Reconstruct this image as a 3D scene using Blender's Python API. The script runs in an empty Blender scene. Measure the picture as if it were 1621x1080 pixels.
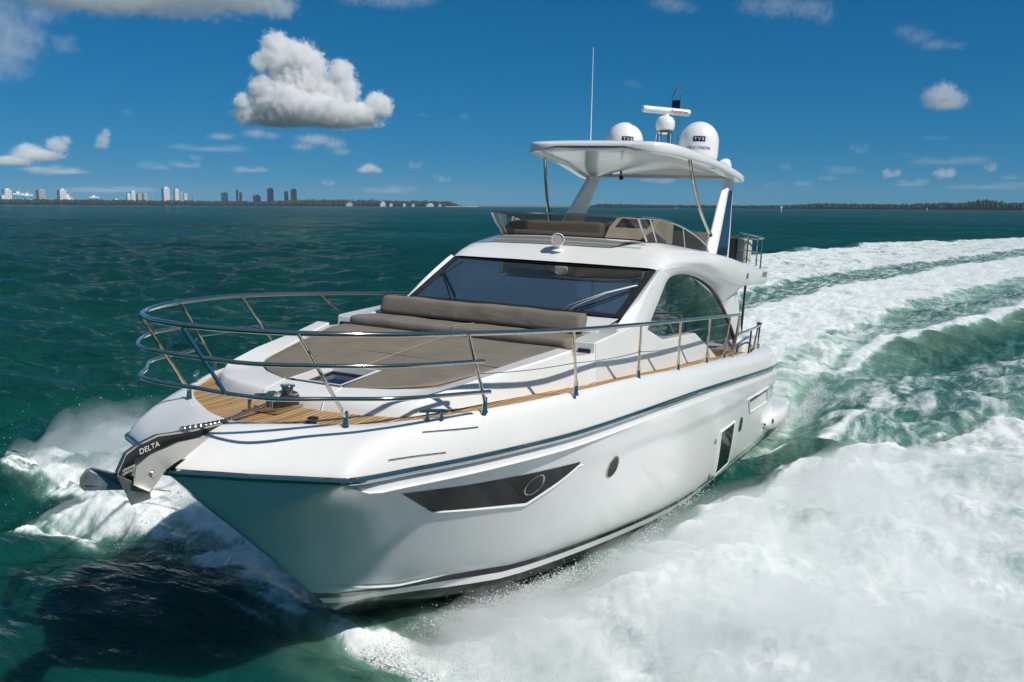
import bpy, bmesh, math, random
import numpy as np
from mathutils import Vector, Matrix, geometry
R = math.radians
scene = bpy.context.scene
COL = scene.collection
random.seed(7)

# ------------------------------------------------------------------ camera, sky, sun, exposure
cam_d = bpy.data.cameras.new("camera")
cam = bpy.data.objects.new("camera", cam_d)
COL.objects.link(cam)
CAMP = Vector((6.267, 5.803, 4.75))
RW = ((-0.451, 0.893, 0.005), (0.132, 0.072, -0.989), (-0.883, -0.445, -0.151))
cr = Vector(RW[0]).normalized(); cf = Vector(RW[2]).normalized()
cu = cr.cross(cf).normalized(); cf = cu.cross(cr).normalized()
cam.matrix_world = Matrix(((cr.x, cu.x, -cf.x, CAMP.x), (cr.y, cu.y, -cf.y, CAMP.y), (cr.z, cu.z, -cf.z, CAMP.z), (0, 0, 0, 1)))
cam_d.sensor_width = 36.0
cam_d.lens = 36.0 * 1400 / 1621
cam_d.clip_start = 0.1
cam_d.clip_end = 60000
scene.camera = cam

SUN = Vector((0.122, 0.666, 0.733)).normalized()
world = bpy.data.worlds.new("World"); scene.world = world
world.use_nodes = True
wn = world.node_tree.nodes; wl = world.node_tree.links
wn.clear()
wo = wn.new("ShaderNodeOutputWorld"); wb = wn.new("ShaderNodeBackground")
sky = wn.new("ShaderNodeTexSky"); sky.sky_type = 'NISHITA'; sky.sun_disc = False
sky.sun_elevation = math.asin(SUN.z); sky.sun_rotation = math.atan2(SUN.x, SUN.y)
sky.altitude = 0; sky.air_density = 0.7; sky.dust_density = 0.0; sky.ozone_density = 4.0
sepc = wn.new("ShaderNodeSeparateColor"); comc = wn.new("ShaderNodeCombineColor")
wl.new(sky.outputs[0], sepc.inputs[0])
SKYK = 13.0                                             # the sky texture is physically bright: exponents act on display-range values
for i, (g, p) in enumerate(((0.20, 1.5), (0.385, 0.63), (0.635, 0.60))):
    m0 = wn.new("ShaderNodeMath"); m0.operation = 'MULTIPLY'; m0.inputs[1].default_value = 1 / SKYK; wl.new(sepc.outputs[i], m0.inputs[0])
    m1 = wn.new("ShaderNodeMath"); m1.operation = 'POWER'; m1.inputs[1].default_value = p; wl.new(m0.outputs[0], m1.inputs[0])
    m2 = wn.new("ShaderNodeMath"); m2.operation = 'MULTIPLY'; m2.inputs[1].default_value = g * SKYK; wl.new(m1.outputs[0], m2.inputs[0])
    wl.new(m2.outputs[0], comc.inputs[i])
tcw = wn.new("ShaderNodeTexCoord"); spw = wn.new("ShaderNodeSeparateXYZ"); wl.new(tcw.outputs['Generated'], spw.inputs[0])
mrw = wn.new("ShaderNodeMapRange"); mrw.inputs['From Min'].default_value = 0.25; mrw.inputs['From Max'].default_value = 0.62; wl.new(spw.outputs[2], mrw.inputs['Value'])
mxw = wn.new("ShaderNodeMixRGB"); wl.new(mrw.outputs[0], mxw.inputs[0]); wl.new(comc.outputs[0], mxw.inputs[1]); mxw.inputs[2].default_value = (1.15, 2.3, 3.9, 1)   # upper sky colour, added to steer ambient fill and reflections in steel and glass
wl.new(mxw.outputs[0], wb.inputs[0]); wl.new(wb.outputs[0], wo.inputs[0])
wb.inputs[1].default_value = 0.07

sun_d = bpy.data.lights.new("sun", 'SUN'); sun_d.energy = 4.2; sun_d.angle = R(0.9); sun_d.color = (1.0, 0.95, 0.87)
sun = bpy.data.objects.new("sun", sun_d); COL.objects.link(sun)
sun.rotation_euler = SUN.to_track_quat('Z', 'Y').to_euler()
scene.view_settings.view_transform = 'Standard'; scene.view_settings.look = 'None'
scene.view_settings.exposure = 0.0; scene.view_settings.gamma = 1.0; scene.view_settings.use_curve_mapping = False
scene.cycles.use_denoising = True
scene.cycles.use_adaptive_sampling = True; scene.cycles.adaptive_threshold = 0.025
scene.cycles.max_bounces = 10; scene.cycles.transparent_max_bounces = 24; scene.cycles.volume_bounces = 8
scene.cycles.caustics_reflective = False; scene.cycles.caustics_refractive = False
scene.cycles.sample_clamp_indirect = 4.0
scene.cycles.volume_max_steps = 256; scene.cycles.volume_step_rate = 1.0

# ------------------------------------------------------------------ materials
def newmat(name):
    m = bpy.data.materials.new(name); m.use_nodes = True
    nt = m.node_tree
    return m, nt, nt.nodes["Principled BSDF"]

def node(nt, kind, ins=None, **attrs):
    n = nt.nodes.new(kind)
    for k, v in attrs.items(): setattr(n, k, v)
    for k, v in (ins or {}).items():
        if isinstance(v, bpy.types.NodeSocket): nt.links.new(v, n.inputs[k])
        else: n.inputs[k].default_value = v
    return n

def ocoord(nt): return node(nt, "ShaderNodeTexCoord").outputs['Object']

def ramp(nt, fac, stops, interp='LINEAR'):
    n = node(nt, "ShaderNodeValToRGB", {'Fac': fac})
    cr_ = n.color_ramp; cr_.interpolation = interp
    while len(cr_.elements) < len(stops): cr_.elements.new(0.5)
    for e, (p, c) in zip(cr_.elements, stops):
        e.position = p; e.color = (*c, 1) if len(c) == 3 else c
    return n.outputs['Color']

def simple(name, col, rough=0.4, metal=0.0, coat=0.0, bump=None, var=0.0, spec=0.5, scale=4.0):
    m, nt, b = newmat(name)
    b.inputs['Roughness'].default_value = rough; b.inputs['Metallic'].default_value = metal
    b.inputs['Coat Weight'].default_value = coat; b.inputs['Coat Roughness'].default_value = 0.06
    b.inputs['Specular IOR Level'].default_value = spec
    co = ocoord(nt)
    no = node(nt, "ShaderNodeTexNoise", {'Vector': co, 'Scale': scale, 'Detail': 5.0})
    c0 = tuple(x * (1 - var) for x in col); c1 = tuple(min(1, x * (1 + var)) for x in col)
    nt.links.new(ramp(nt, no.outputs[0], [(0.3, c0), (0.7, c1)]), b.inputs['Base Color'])
    if bump:
        nb = node(nt, "ShaderNodeTexNoise", {'Vector': co, 'Scale': bump[0], 'Detail': 3.0})
        bp = node(nt, "ShaderNodeBump", {'Height': nb.outputs[0], 'Strength': bump[1], 'Distance': bump[2]})
        nt.links.new(bp.outputs[0], b.inputs['Normal'])
    return m

M = {}
M['gel'] = simple('white_gelcoat', (0.78, 0.775, 0.755), 0.22, coat=0.35, var=0.015, bump=(1.2, 0.12, 0.02))
M['gelmat'] = simple('white_nonskid', (0.66, 0.655, 0.64), 0.55, var=0.03, bump=(260, 0.3, 0.002))
M['grey'] = simple('grey_nonskid', (0.42, 0.42, 0.42), 0.6, var=0.05, bump=(200, 0.3, 0.002))
M['beige'] = simple('beige_moulding', (0.62, 0.58, 0.5), 0.4, var=0.03)
M['steel'] = simple('polished_steel', (0.60, 0.52, 0.425), 0.09, metal=1.0, var=0.03, bump=(9, 0.05, 0.01))
M['brushed'] = simple('brushed_steel', (0.66, 0.63, 0.57), 0.3, metal=0.85, var=0.06, bump=(60, 0.05, 0.004))
M['shank'] = simple('black_anchor_steel', (0.02, 0.024, 0.026), 0.3, metal=0.3, var=0.2)
M['black'] = simple('black_plastic', (0.015, 0.015, 0.017), 0.35, var=0.2)
M['lampglass'] = simple('lamp_glass', (0.35, 0.36, 0.36), 0.08)
M['galv'] = simple('galvanised_steel', (0.24, 0.26, 0.27), 0.36, metal=0.6, var=0.3, bump=(30, 0.3, 0.004), scale=9)
M['cushion'] = simple('taupe_cushion', (0.19, 0.165, 0.132), 0.8, var=0.10, bump=(420, 0.35, 0.0015), spec=0.25, scale=3.0)
_m = M['cushion'].node_tree; _b = _m.nodes['Principled BSDF']; _old = _b.inputs['Normal'].links[0].from_socket
_n = node(_m, "ShaderNodeTexNoise", {'Vector': node(_m, "ShaderNodeMapping", {'Vector': ocoord(_m), 'Scale': (1.0, .5, 1.0)}).outputs[0], 'Scale': 5.0, 'Detail': 3.0, 'Distortion': 1.2})
_p = node(_m, "ShaderNodeBump", {'Height': _n.outputs[0], 'Strength': .45, 'Distance': .03, 'Normal': _old}); _m.links.new(_p.outputs[0], _b.inputs['Normal'])
M['piping'] = simple('taupe_piping', (0.27, 0.225, 0.165), 0.75, var=0.05)
M['radome'] = simple('white_radome', (0.8, 0.8, 0.79), 0.3, coat=0.15, var=0.01)
M['navy'] = simple('navy_paint', (0.012, 0.014, 0.06), 0.4)
M['white'] = simple('white_paint', (0.8, 0.8, 0.8), 0.5)
M['red'] = simple('red_paint', (0.4, 0.03, 0.02), 0.5)
M['inter'] = simple('dark_interior', (0.03, 0.03, 0.032), 0.6, var=0.2)
M['rope'] = simple('rope', (0.05, 0.05, 0.055), 0.9)

def glassdark(name, base, rough=0.015, bump=0.0):
    m, nt, b = newmat(name)
    b.inputs['Base Color'].default_value = (*base, 1); b.inputs['Roughness'].default_value = rough
    b.inputs['IOR'].default_value = 1.24
    if bump:
        nb = node(nt, "ShaderNodeTexNoise", {'Vector': ocoord(nt), 'Scale': 1.1, 'Detail': 1.0})
        bp = node(nt, "ShaderNodeBump", {'Height': nb.outputs[0], 'Strength': bump, 'Distance': 0.05})
        nt.links.new(bp.outputs[0], b.inputs['Normal'])
    return m
M['pane'] = glassdark('dark_hull_glass', (0.006, 0.007, 0.008), 0.02, 0.12)
M['hatchglass'] = glassdark('blue_hatch_glass', (0.008, 0.022, 0.05), 0.03, 0.1)

def tinted(name, tint, refl=1.0, rough=0.01, ior=1.5):
    """tinted transparent sheet: what is behind shows through, the surroundings mirror in it"""
    m, nt, b = newmat(name); nt.nodes.remove(b)
    out = nt.nodes["Material Output"]
    t = node(nt, "ShaderNodeBsdfTransparent", {'Color': (*tint, 1)})
    nb = node(nt, "ShaderNodeTexNoise", {'Vector': ocoord(nt), 'Scale': 0.9, 'Detail': 1.0})
    bp = node(nt, "ShaderNodeBump", {'Height': nb.outputs[0], 'Strength': 0.10, 'Distance': 0.03})
    g = node(nt, "ShaderNodeBsdfGlossy", {'Roughness': rough, 'Color': (1, 1, 1, 1), 'Normal': bp.outputs[0]})
    fr = node(nt, "ShaderNodeFresnel", {'IOR': ior, 'Normal': bp.outputs[0]})
    ma = node(nt, "ShaderNodeMath", {0: fr.outputs[0], 1: refl}, operation='MULTIPLY', use_clamp=True)
    mx = node(nt, "ShaderNodeMixShader", {0: ma.outputs[0], 1: t.outputs[0], 2: g.outputs[0]})
    nt.links.new(mx.outputs[0], out.inputs[0])
    return m
M['wsglass'] = tinted('windscreen_glass', (0.022, 0.036, 0.052), 0.42, ior=1.6)
M['sideglass'] = tinted('side_window_glass', (0.018, 0.026, 0.027), 1.6, ior=1.6)
M['smoke'] = tinted('smoked_acrylic', (0.42, 0.39, 0.34), 1.2)

def mat_hull():
    m, nt, b = newmat('hull_paint')
    sep = node(nt, "ShaderNodeSeparateXYZ", {'Vector': ocoord(nt)})
    mr = node(nt, "ShaderNodeMapRange", {'Value': sep.outputs[2], 'From Min': -3.0, 'From Max': 0.0})
    def p(z): return (z + 3.0) / 3.0
    white = (0.78, 0.775, 0.76)
    c = ramp(nt, mr.outputs[0], [(0, (0.012, 0.012, 0.013)), (p(-2.24), white), (p(-2.155), (0.016, 0.017, 0.045)), (p(-2.06), white)], 'CONSTANT')
    nt.links.new(c, b.inputs['Base Color'])
    b.inputs['Roughness'].default_value = 0.16; b.inputs['Coat Weight'].default_value = 0.4; b.inputs['Coat Roughness'].default_value = 0.05
    nb = node(nt, "ShaderNodeTexNoise", {'Vector': ocoord(nt), 'Scale': 0.9, 'Detail': 1.0})
    bp = node(nt, "ShaderNodeBump", {'Height': nb.outputs[0], 'Strength': 0.15, 'Distance': 0.03})
    nt.links.new(bp.outputs[0], b.inputs['Normal'])
    return m
M['hull'] = mat_hull()

def mat_teak():
    m, nt, b = newmat('teak_planks')
    co = ocoord(nt)
    sep = node(nt, "ShaderNodeSeparateXYZ", {'Vector': co})
    w = 0.06
    d = node(nt, "ShaderNodeMath", {0: sep.outputs[1], 1: w}, operation='DIVIDE')
    fr = node(nt, "ShaderNodeMath", {0: d.outputs[0]}, operation='FRACT')
    fl = node(nt, "ShaderNodeMath", {0: d.outputs[0]}, operation='FLOOR')
    gap = node(nt, "ShaderNodeMath", {0: fr.outputs[0], 1: 0.17}, operation='LESS_THAN')
    wn_ = node(nt, "ShaderNodeTexWhiteNoise", {'W': fl.outputs[0]}, noise_dimensions='1D')
    mp = node(nt, "ShaderNodeMapping", {'Vector': co, 'Scale': (1.5, 40, 8)})
    gr = node(nt, "ShaderNodeTexNoise", {'Vector': mp.outputs[0], 'Scale': 2.0, 'Detail': 5.0})
    ad = node(nt, "ShaderNodeMath", {0: wn_.outputs[0], 1: gr.outputs[0]}, operation='ADD')
    c = ramp(nt, node(nt, "ShaderNodeMath", {0: ad.outputs[0], 1: 0.5}, operation='MULTIPLY').outputs[0],
             [(0.2, (0.33, 0.185, 0.075)), (0.5, (0.45, 0.27, 0.115)), (0.8, (0.53, 0.345, 0.165))])
    mx = node(nt, "ShaderNodeMixRGB", {'Fac': gap.outputs[0], 'Color1': c, 'Color2': (0.02, 0.015, 0.012, 1)})
    nt.links.new(mx.outputs[0], b.inputs['Base Color']); b.inputs['Roughness'].default_value = 0.7
    return m
M['teak'] = mat_teak()

# ------------------------------------------------------------------ mesh helpers
def mk(name, V, F, mat, parent=None, smooth=True, angle=35, mats=None, midx=None):
    me = bpy.data.meshes.new(name)
    me.from_pydata([tuple(map(float, v)) for v in V], [], F)
    me.validate(); me.update()
    bm = bmesh.new(); bm.from_mesh(me)
    bmesh.ops.remove_doubles(bm, verts=bm.verts, dist=1e-5)
    bmesh.ops.recalc_face_normals(bm, faces=bm.faces)
    bm.to_mesh(me); bm.free()
    for x in (mats or [mat]): me.materials.append(x)
    if smooth:
        me.shade_smooth()
        me.set_sharp_from_angle(angle=R(angle))
    o = bpy.data.objects.new(name, me); COL.objects.link(o)
    if parent: o.parent = parent
    return o

class MB:
    def __init__(s): s.V = []; s.F = []
    def add(s, V, F):
        n = len(s.V); s.V += [tuple(map(float, v)) for v in V]; s.F += [tuple(i + n for i in f) for f in F]; return s
    def loft(s, rows, cap=False, close=False):
        n = len(rows[0]); V = [p for r in rows for p in r]; F = []
        for i in range(len(rows) - 1):
            for j in range(n if close else n - 1):
                a = i * n + j; b_ = i * n + (j + 1) % n
                F.append((a, b_, b_ + n, a + n))
        if cap:
            F.append(tuple(range(n))); F.append(tuple((len(rows) - 1) * n + j for j in range(n)))
        return s.add(V, F)
    def tube(s, P, r, seg=12, cap=True):
        P = [Vector(p) for p in P]; rows = []; prev = None
        rr = r if isinstance(r, (list, tuple)) else [r] * len(P)
        for i, p in enumerate(P):
            t = (P[min(i + 1, len(P) - 1)] - P[max(i - 1, 0)]).normalized()
            if prev is None:
                a = Vector((0, 0, 1)) if abs(t.z) < 0.9 else Vector((1, 0, 0))
                nrm = t.cross(a).normalized()
            else:
                nrm = (prev - t * prev.dot(t)).normalized()
            prev = nrm; bi = t.cross(nrm)
            rows.append([p + (nrm * math.cos(k * 2 * math.pi / seg) + bi * math.sin(k * 2 * math.pi / seg)) * rr[i] for k in range(seg)])
        return s.loft(rows, cap=cap, close=True)
    def lathe(s, prof, origin=(0, 0, 0), axis=(0, 0, 1), seg=32, cap=True):
        q = Vector((0, 0, 1)).rotation_difference(Vector(axis)); o = Vector(origin)
        rows = [[o + q @ Vector((r * math.cos(k * 2 * math.pi / seg), r * math.sin(k * 2 * math.pi / seg), z)) for k in range(seg)] for r, z in prof]
        return s.loft(rows, cap=cap, close=True)
    def prism(s, poly, d):
        """polygon (3-D points) pushed along vector d"""
        n = len(poly); d = Vector(d); A = [Vector(p) for p in poly]; B = [p + d for p in A]
        return s.add(A + B, [tuple(range(n)), tuple(range(n, 2 * n))] + [(i, (i + 1) % n, n + (i + 1) % n, n + i) for i in range(n)])
    def build(s, name, mat, parent=None, **k): return mk(name, s.V, s.F, mat, parent, **k)

def rbox(name, c, size, bev, mat, parent=None, rot=(0, 0, 0), seg=4, taper=None):
    bm = bmesh.new(); bmesh.ops.create_cube(bm, size=1)
    for v in bm.verts:
        v.co = Vector((v.co.x * size[0], v.co.y * size[1], v.co.z * size[2]))
        if taper: v.co = taper(v.co)
    bmesh.ops.bevel(bm, geom=bm.edges, offset=bev, segments=seg, profile=0.6, affect='EDGES')
    from mathutils import Euler
    mt = Matrix.Translation(Vector(c)) @ Euler(rot).to_matrix().to_4x4()
    bm.transform(mt)
    me = bpy.data.meshes.new(name); bm.to_mesh(me); bm.free()
    me.materials.append(mat); me.shade_smooth(); me.set_sharp_from_angle(angle=R(40))
    o = bpy.data.objects.new(name, me); COL.objects.link(o)
    if parent: o.parent = parent
    return o

def cat(P, n=8, closed=False):
    """Catmull-Rom through the points"""
    P = [Vector(p) for p in P]; out = []
    N = len(P)
    for i in range(N - 1):
        p0 = P[max(i - 1, 0)]; p1 = P[i]; p2 = P[i + 1]; p3 = P[min(i + 2, N - 1)]
        a = max((p1 - p0).length, 1e-6) ** .5; b_ = max((p2 - p1).length, 1e-6) ** .5; c = max((p3 - p2).length, 1e-6) ** .5
        m1 = (p2 - p1) if i == 0 else ((p1 - p0) / a - (p2 - p0) / (a + b_) + (p2 - p1) / b_) * b_
        m2 = (p2 - p1) if i == N - 2 else ((p2 - p1) / b_ - (p3 - p1) / (b_ + c) + (p3 - p2) / c) * b_
        for k in range(n):
            t = k / n; t2 = t * t; t3 = t2 * t
            out.append(p1 * (2 * t3 - 3 * t2 + 1) + m1 * (t3 - 2 * t2 + t) + p2 * (-2 * t3 + 3 * t2) + m2 * (t3 - t2))
    out.append(P[-1]); return out

def mir(p): return (p[0], -p[1], p[2])
def mirs(P): return [mir(p) for p in P]
def both(P):
    """port points, centre first, to a full row starboard..port"""
    return [mir(p) for p in reversed(P) if abs(p[1]) > 1e-4] + list(P)

def text(name, s, size, at, right, up, mat, parent, depth=0.001, align='CENTER'):
    c = bpy.data.curves.new(name, 'FONT'); c.body = s; c.size = size; c.extrude = depth
    c.align_x = align; c.align_y = 'CENTER'
    o = bpy.data.objects.new(name, c); COL.objects.link(o)
    dg = bpy.context.evaluated_depsgraph_get(); dg.update()
    me = bpy.data.meshes.new_from_object(o.evaluated_get(dg))
    bpy.data.objects.remove(o); bpy.data.curves.remove(c)
    r = Vector(right).normalized(); u_ = Vector(up); u_ = (u_ - r * u_.dot(r)).normalized(); n = r.cross(u_)
    mt = Matrix(((r.x, u_.x, n.x, at[0]), (r.y, u_.y, n.y, at[1]), (r.z, u_.z, n.z, at[2]), (0, 0, 0, 1)))
    me.transform(mt); me.materials.clear(); me.materials.append(mat); me.name = name
    o = bpy.data.objects.new(name, me); COL.objects.link(o)
    if parent: o.parent = parent
    return o

def tag(o, label=None, cat_=None, group=None, kind=None):
    if label: o['label'] = label
    if cat_: o['category'] = cat_
    if group: o['group'] = group
    if kind: o['kind'] = kind
    return o

# ------------------------------------------------------------------ the yacht (own frame: x forward, y port, z up; metres)
yacht = bpy.data.objects.new("motor_yacht", None); COL.objects.link(yacht)
yacht.matrix_world = Matrix(((0.9976, 0.0019, -0.0698, 0), (0.0, 0.9996, 0.0284, 0), (0.0698, -0.0284, 0.9972, 2.7936), (0, 0, 0, 1)))
tag(yacht, 'large white flybridge motor yacht racing across the bay with foaming bow spray', 'yacht')
Y = yacht

RUB = np.array([[1.16,0,-.335],[1.13,.08,-.338],[1.06,.2,-.345],[.97,.33,-.35],[.79,.62,-.36],[.6,.98,-.357],[.50,1.19,-.353],[.44,1.30,-.352],[.33,1.365,-.354],[.1,1.43,-.357],[-.2,1.52,-.352],[-.55,1.66,-.337],[-.93,1.81,-.318],[-1.5,1.98,-.298],[-2.3,2.16,-.28],[-3.1,2.25,-.272],[-4.05,2.31,-.268],[-5.3,2.35,-.275],[-6.7,2.38,-.29],[-8.4,2.39,-.335],[-10.3,2.39,-.4],[-12,2.385,-.455],[-13.2,2.37,-.485],[-13.9,2.33,-.5],[-14.25,2.24,-.51],[-14.36,2.1,-.515]])
YS = np.array([[-20,2.16],[-14.3,2.19],[-13.5,2.21],[-9.75,2.22],[-7.1,2.19],[-5.47,1.95],[-4.49,1.755],[-3.2,1.43],[-2.72,1.245],[-2.5,1.10],[-2.0,.81],[-1.32,.45],[-1.0,.21],[-.84,0],[5,0]])
ZK = np.array([[-20,-2.7],[-14.4,-2.75],[-8,-2.95],[-4,-2.95],[-3,-2.87],[-2.3,-2.74],[-1.7,-2.58],[-1.23,-2.39],[1.16,-.335]])
PX = np.array([[-15,.28],[-9,.28],[-6,.42],[-4,.55],[-2.5,.68],[-1,.78],[1.2,.85]])
ZS = -2.06
def smooth_tab(T, n=6):
    return np.array([tuple(p)[:T.shape[1]] for p in cat([tuple(r) + (0,) * (3 - T.shape[1]) for r in T], n)])
def ipt(T, x): return float(np.interp(x, T[:, 0], T[:, 1]))
RUBP = [tuple(p) for p in cat([tuple(r) for r in RUB], 5)]
RX = np.array(RUBP)
YSs = smooth_tab(YS[2:-1], 5)
def rubyz(x):
    return float(np.interp(x, RX[::-1, 0], RX[::-1, 1])), float(np.interp(x, RX[::-1, 0], RX[::-1, 2]))
def low(x):
    if x >= -0.84: return 0.0, ipt(ZK, x)
    if x < -13.5: return 2.21, ZS
    return ipt(YSs, x), ZS
def hullY(x, z):
    b, zr = rubyz(x); yl, zl = low(x)
    s = min(max((z - zl) / max(zr - zl, 1e-4), 0), 1)
    return yl + (b - yl) * s ** ipt(PX, x)
def knuckle(x): return min(max((-2.6 - x) / 1.5, 0), 1) * 0.022

hb = MB(); NT = 26
xs = [1.157, 1.145, 1.12, 1.09, 1.05, 1.0, .94, .87, .79, .7, .6, .52, .46, .42, .36, .28, .18, .05, -.1, -.27, -.45, -.6, -.72, -.80, -.86, -.95, -1.05, -1.18, -1.32, -1.5, -1.7, -1.95, -2.2, -2.5, -2.8, -3.15, -3.5, -3.9, -4.4, -4.9, -5.5, -6.2, -7, -7.8, -8.6, -9.5, -10.5, -11.5, -12.5, -13.2, -13.7, -14.0, -14.2, -14.3]
rows = []
for x in xs:
    b, zr = rubyz(x); yl, zl = low(x); zk = ipt(ZK, x)
    row = []
    for k in range(9):                                   # bottom: keel to chine
        t = k / 8
        if x >= -0.84: row.append((x, 0, zk))
        else:
            zc = max(-2.36, zk + .55 * (ZS - zk)); yc = max(yl - .34 * (ZS - zc) - .02, 0) if x < -1.5 else yl * (zc - zk) / max(ZS - zk, 1e-4)
            if x < -1.5: yc = yc * min(1, (-1.5 - x) / .8) + (1 - min(1, (-1.5 - x) / .8)) * yl * (zc - zk) / (ZS - zk)
            if k < 6: row.append((x, yc * k / 5, zk + (zc - zk) * (k / 5)))
            else: row.append((x, yc + (yl - yc) * (k - 5) / 3, zc + (ZS - zc) * (k - 5) / 3))
    kn = knuckle(x); zkn = -0.72 - 0.02 * (-x - 3)
    bl = min(max((.48 - x) / .36, 0), 1); bl = bl * bl * (3 - 2 * bl)
    top = zr - 0.03 - 0.14 * bl
    for k in range(1, NT + 1):
        s = (k / NT) ** 1.35
        z = zl + (top - zl) * s
        y = hullY(x, z)
        row.append((x, y + (0 if z < zkn else kn), z))
    yt = hullY(x, top); zt = top + 0.004 + .016 * bl; sc = min(1.0, b / 0.5); yb = yt + (b - .004 - yt) * bl
    row += [(x, yb, zt), (x, yb - 0.028 * sc * bl, zt + 0.002 + .010 * bl), (x, b - 0.03 * sc, zr - 0.01)]
    rows.append(row)
full = [both(list(reversed([p for p in r]))[::-1]) if False else [mir(p) for p in reversed(r)] + r for r in rows]
hb.loft(full)
hb.add(full[-1], [tuple(range(len(full[-1])))])
hull = hb.build('hull', M['hull'], Y, angle=28)

# rub rail: polished half-round with dark insert under it
t = MB(); path = [mir(p) for p in reversed(RUBP[1:])] + RUBP
t.tube([(p[0], p[1], p[2]) for p in path], 0.036, 10)
t.build('rub_rail', M['steel'], Y)

# bulwark: flared band from the rub rail up to the deck edge
TO = [(.42,0,-.02),(.39,.12,-.018),(.35,.25,-.014),(.29,.4,-.01),(.14,.65,0),(-.08,.98,.01),(-.3,1.22,.03),(-.55,1.39,.05),(-.8,1.53,.068),(-1.15,1.70,.095),(-1.9,1.93,.13),(-2.6,2.06,.15),(-3.5,2.13,.155),(-4.5,2.165,.145),(-6.3,2.19,.085),(-7.9,2.19,.045),(-9.3,2.18,.015),(-10.6,2.17,-.03),(-11.6,2.15,-.06),(-12.4,2.12,-.06),(-13.1,2.05,-.05),(-13.6,1.95,-.06),(-13.9,1.8,-.07),(-14.0,1.6,-.08)]
RB = [(1.16,0,-.335),(1.1,.13,-.342),(1.02,.27,-.348),(.92,.42,-.354),(.74,.72,-.36),(.52,1.15,-.354),(.42,1.315,-.352),(.2,1.40,-.356),(-.2,1.52,-.352),(-.75,1.74,-.328),(-1.6,2.0,-.295),(-2.5,2.18,-.278),(-3.4,2.27,-.27),(-4.5,2.325,-.27),(-6.3,2.375,-.285),(-7.9,2.39,-.325),(-9.3,2.39,-.365),(-10.6,2.39,-.41),(-11.6,2.385,-.443),(-12.4,2.38,-.465),(-13.1,2.37,-.483),(-13.7,2.345,-.497),(-14.15,2.27,-.508),(-14.36,2.1,-.515)]
TOs = cat(TO, 5); RBs = cat(RB, 5)
rows = []
for i, (a, b) in enumerate(zip(RBs, TOs)):
    row = []
    k = min(max((i - 22) / 34.0, 0), 1)                               # fuller shoulder further aft
    fx = 0.04 + 0.0 * k
    a2 = Vector((a.x, a.y, a.z + 0.02)) + (b - a).normalized() * 0.0
    lip = (b - a); hz = Vector((lip.x, lip.y, 0))
    out = [(0.0, 0.0), (0.02, 0.17), (0.09, 0.46), (0.23, 0.74), (0.44, 0.91), (0.68, 0.985), (0.95, 1.0), (1.0, 0.985)]
    lin = [(0.0, 0.0), (0.03, 0.13), (0.18, 0.35), (0.38, 0.57), (0.60, 0.77), (0.80, 0.91), (0.96, 0.995), (1.0, 0.985)]
    for (o1, o2), (l1, l2) in zip(out, lin):
        f1 = l1 + (o1 - l1) * k; f2 = l2 + (o2 - l2) * k
        row.append((a2.x + hz.x * f1, a2.y + hz.y * f1, a2.z + (b.z + 0.012 - a2.z) * f2))
    row.append((b.x, b.y, b.z - 0.05)) if False else row.append((b.x + hz.normalized().x * 0.004, b.y + hz.normalized().y * 0.004, b.z - 0.05))
    rows.append(row)
mb = MB(); mb.loft(rows); mb.loft([mirs(r) for r in rows])
mb.build('bulwark', M['gel'], Y, angle=45)

# teak deck
mb = MB(); rows = []
for b in TOs[::1]:
    if b.x < -12.3: break
    z = b.z - 0.018; y = b.y + 0.003
    rows.append([(b.x, y * k / 6, z) for k in range(-6, 7)])
mb.loft(rows)
mb.build('teak_deck', M['teak'], Y)
# cockpit and aft quarter floor
mb = MB()
mb.loft([[(-9.2, -2.1, -.42), (-9.2, 2.1, -.42)], [(-14.1, -2.1, -.5), (-14.1, 2.1, -.5)]])
mb.build('cockpit_floor', M['teak'], Y)
mb = MB(); mb.loft([[(-13.98, k / 6 * 1.62, -.08) for k in range(-6, 7)], [(-14.2, k / 6 * 1.9, -.16) for k in range(-6, 7)], [(-14.34, k / 6 * 2.1, -.5) for k in range(-6, 7)]])
mb.build('transom_cap', M['gel'], Y)

# ---- forward trunk (sun-pad plinth) : foot, outer top, inner top, inner drop
TR = [((-.38,0,-.02),(-.425,0,.133),(-.71,0,.215)),((-.38,.2,-.02),(-.425,.2,.133),(-.71,.19,.215)),((-.385,.38,-.01),(-.43,.375,.134),(-.715,.365,.215)),
      ((-.46,.8,.0),(-.50,.79,.148),(-.93,.80,.226)),((-.56,1.1,.03),(-.60,1.08,.16),(-1.13,1.05,.238)),((-.66,1.27,.05),(-.69,1.23,.185),(-1.26,1.17,.255)),
      ((-.95,1.44,.085),(-.92,1.37,.255),(-1.45,1.23,.29)),((-1.5,1.58,.11),(-1.5,1.52,.36),(-1.85,1.35,.365)),((-2.55,1.77,.13),(-2.5,1.74,.49),(-2.5,1.52,.485)),((-3.05,1.87,.14),(-3.03,1.86,.575),(-3.05,1.66,.575))]
mb = MB()
r0 = []
for f_, o_, n_ in TR:
    f_, o_, n_ = Vector(f_), Vector(o_), Vector(n_)
    e1 = o_ + (f_ - o_).normalized() * .02; e2 = o_ + (n_ - o_).normalized() * .02
    d = Vector((n_.x, n_.y, n_.z - .14))
    n1 = n_ + (o_ - n_).normalized() * .015; n2 = n_ + (d - n_).normalized() * .015
    r0.append([tuple(v) for v in (f_, f_.lerp(e1, .5), e1, e2, e2.lerp(n1, .5), n1, n2, d)])
full = [mirs(r) for r in reversed(r0[1:])] + r0
mb.loft(full)
for r in (full[0], full[-1]): mb.add(r, [tuple(range(len(r)))])
mb.build('foredeck_trunk', M['gel'], Y, angle=35)
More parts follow.
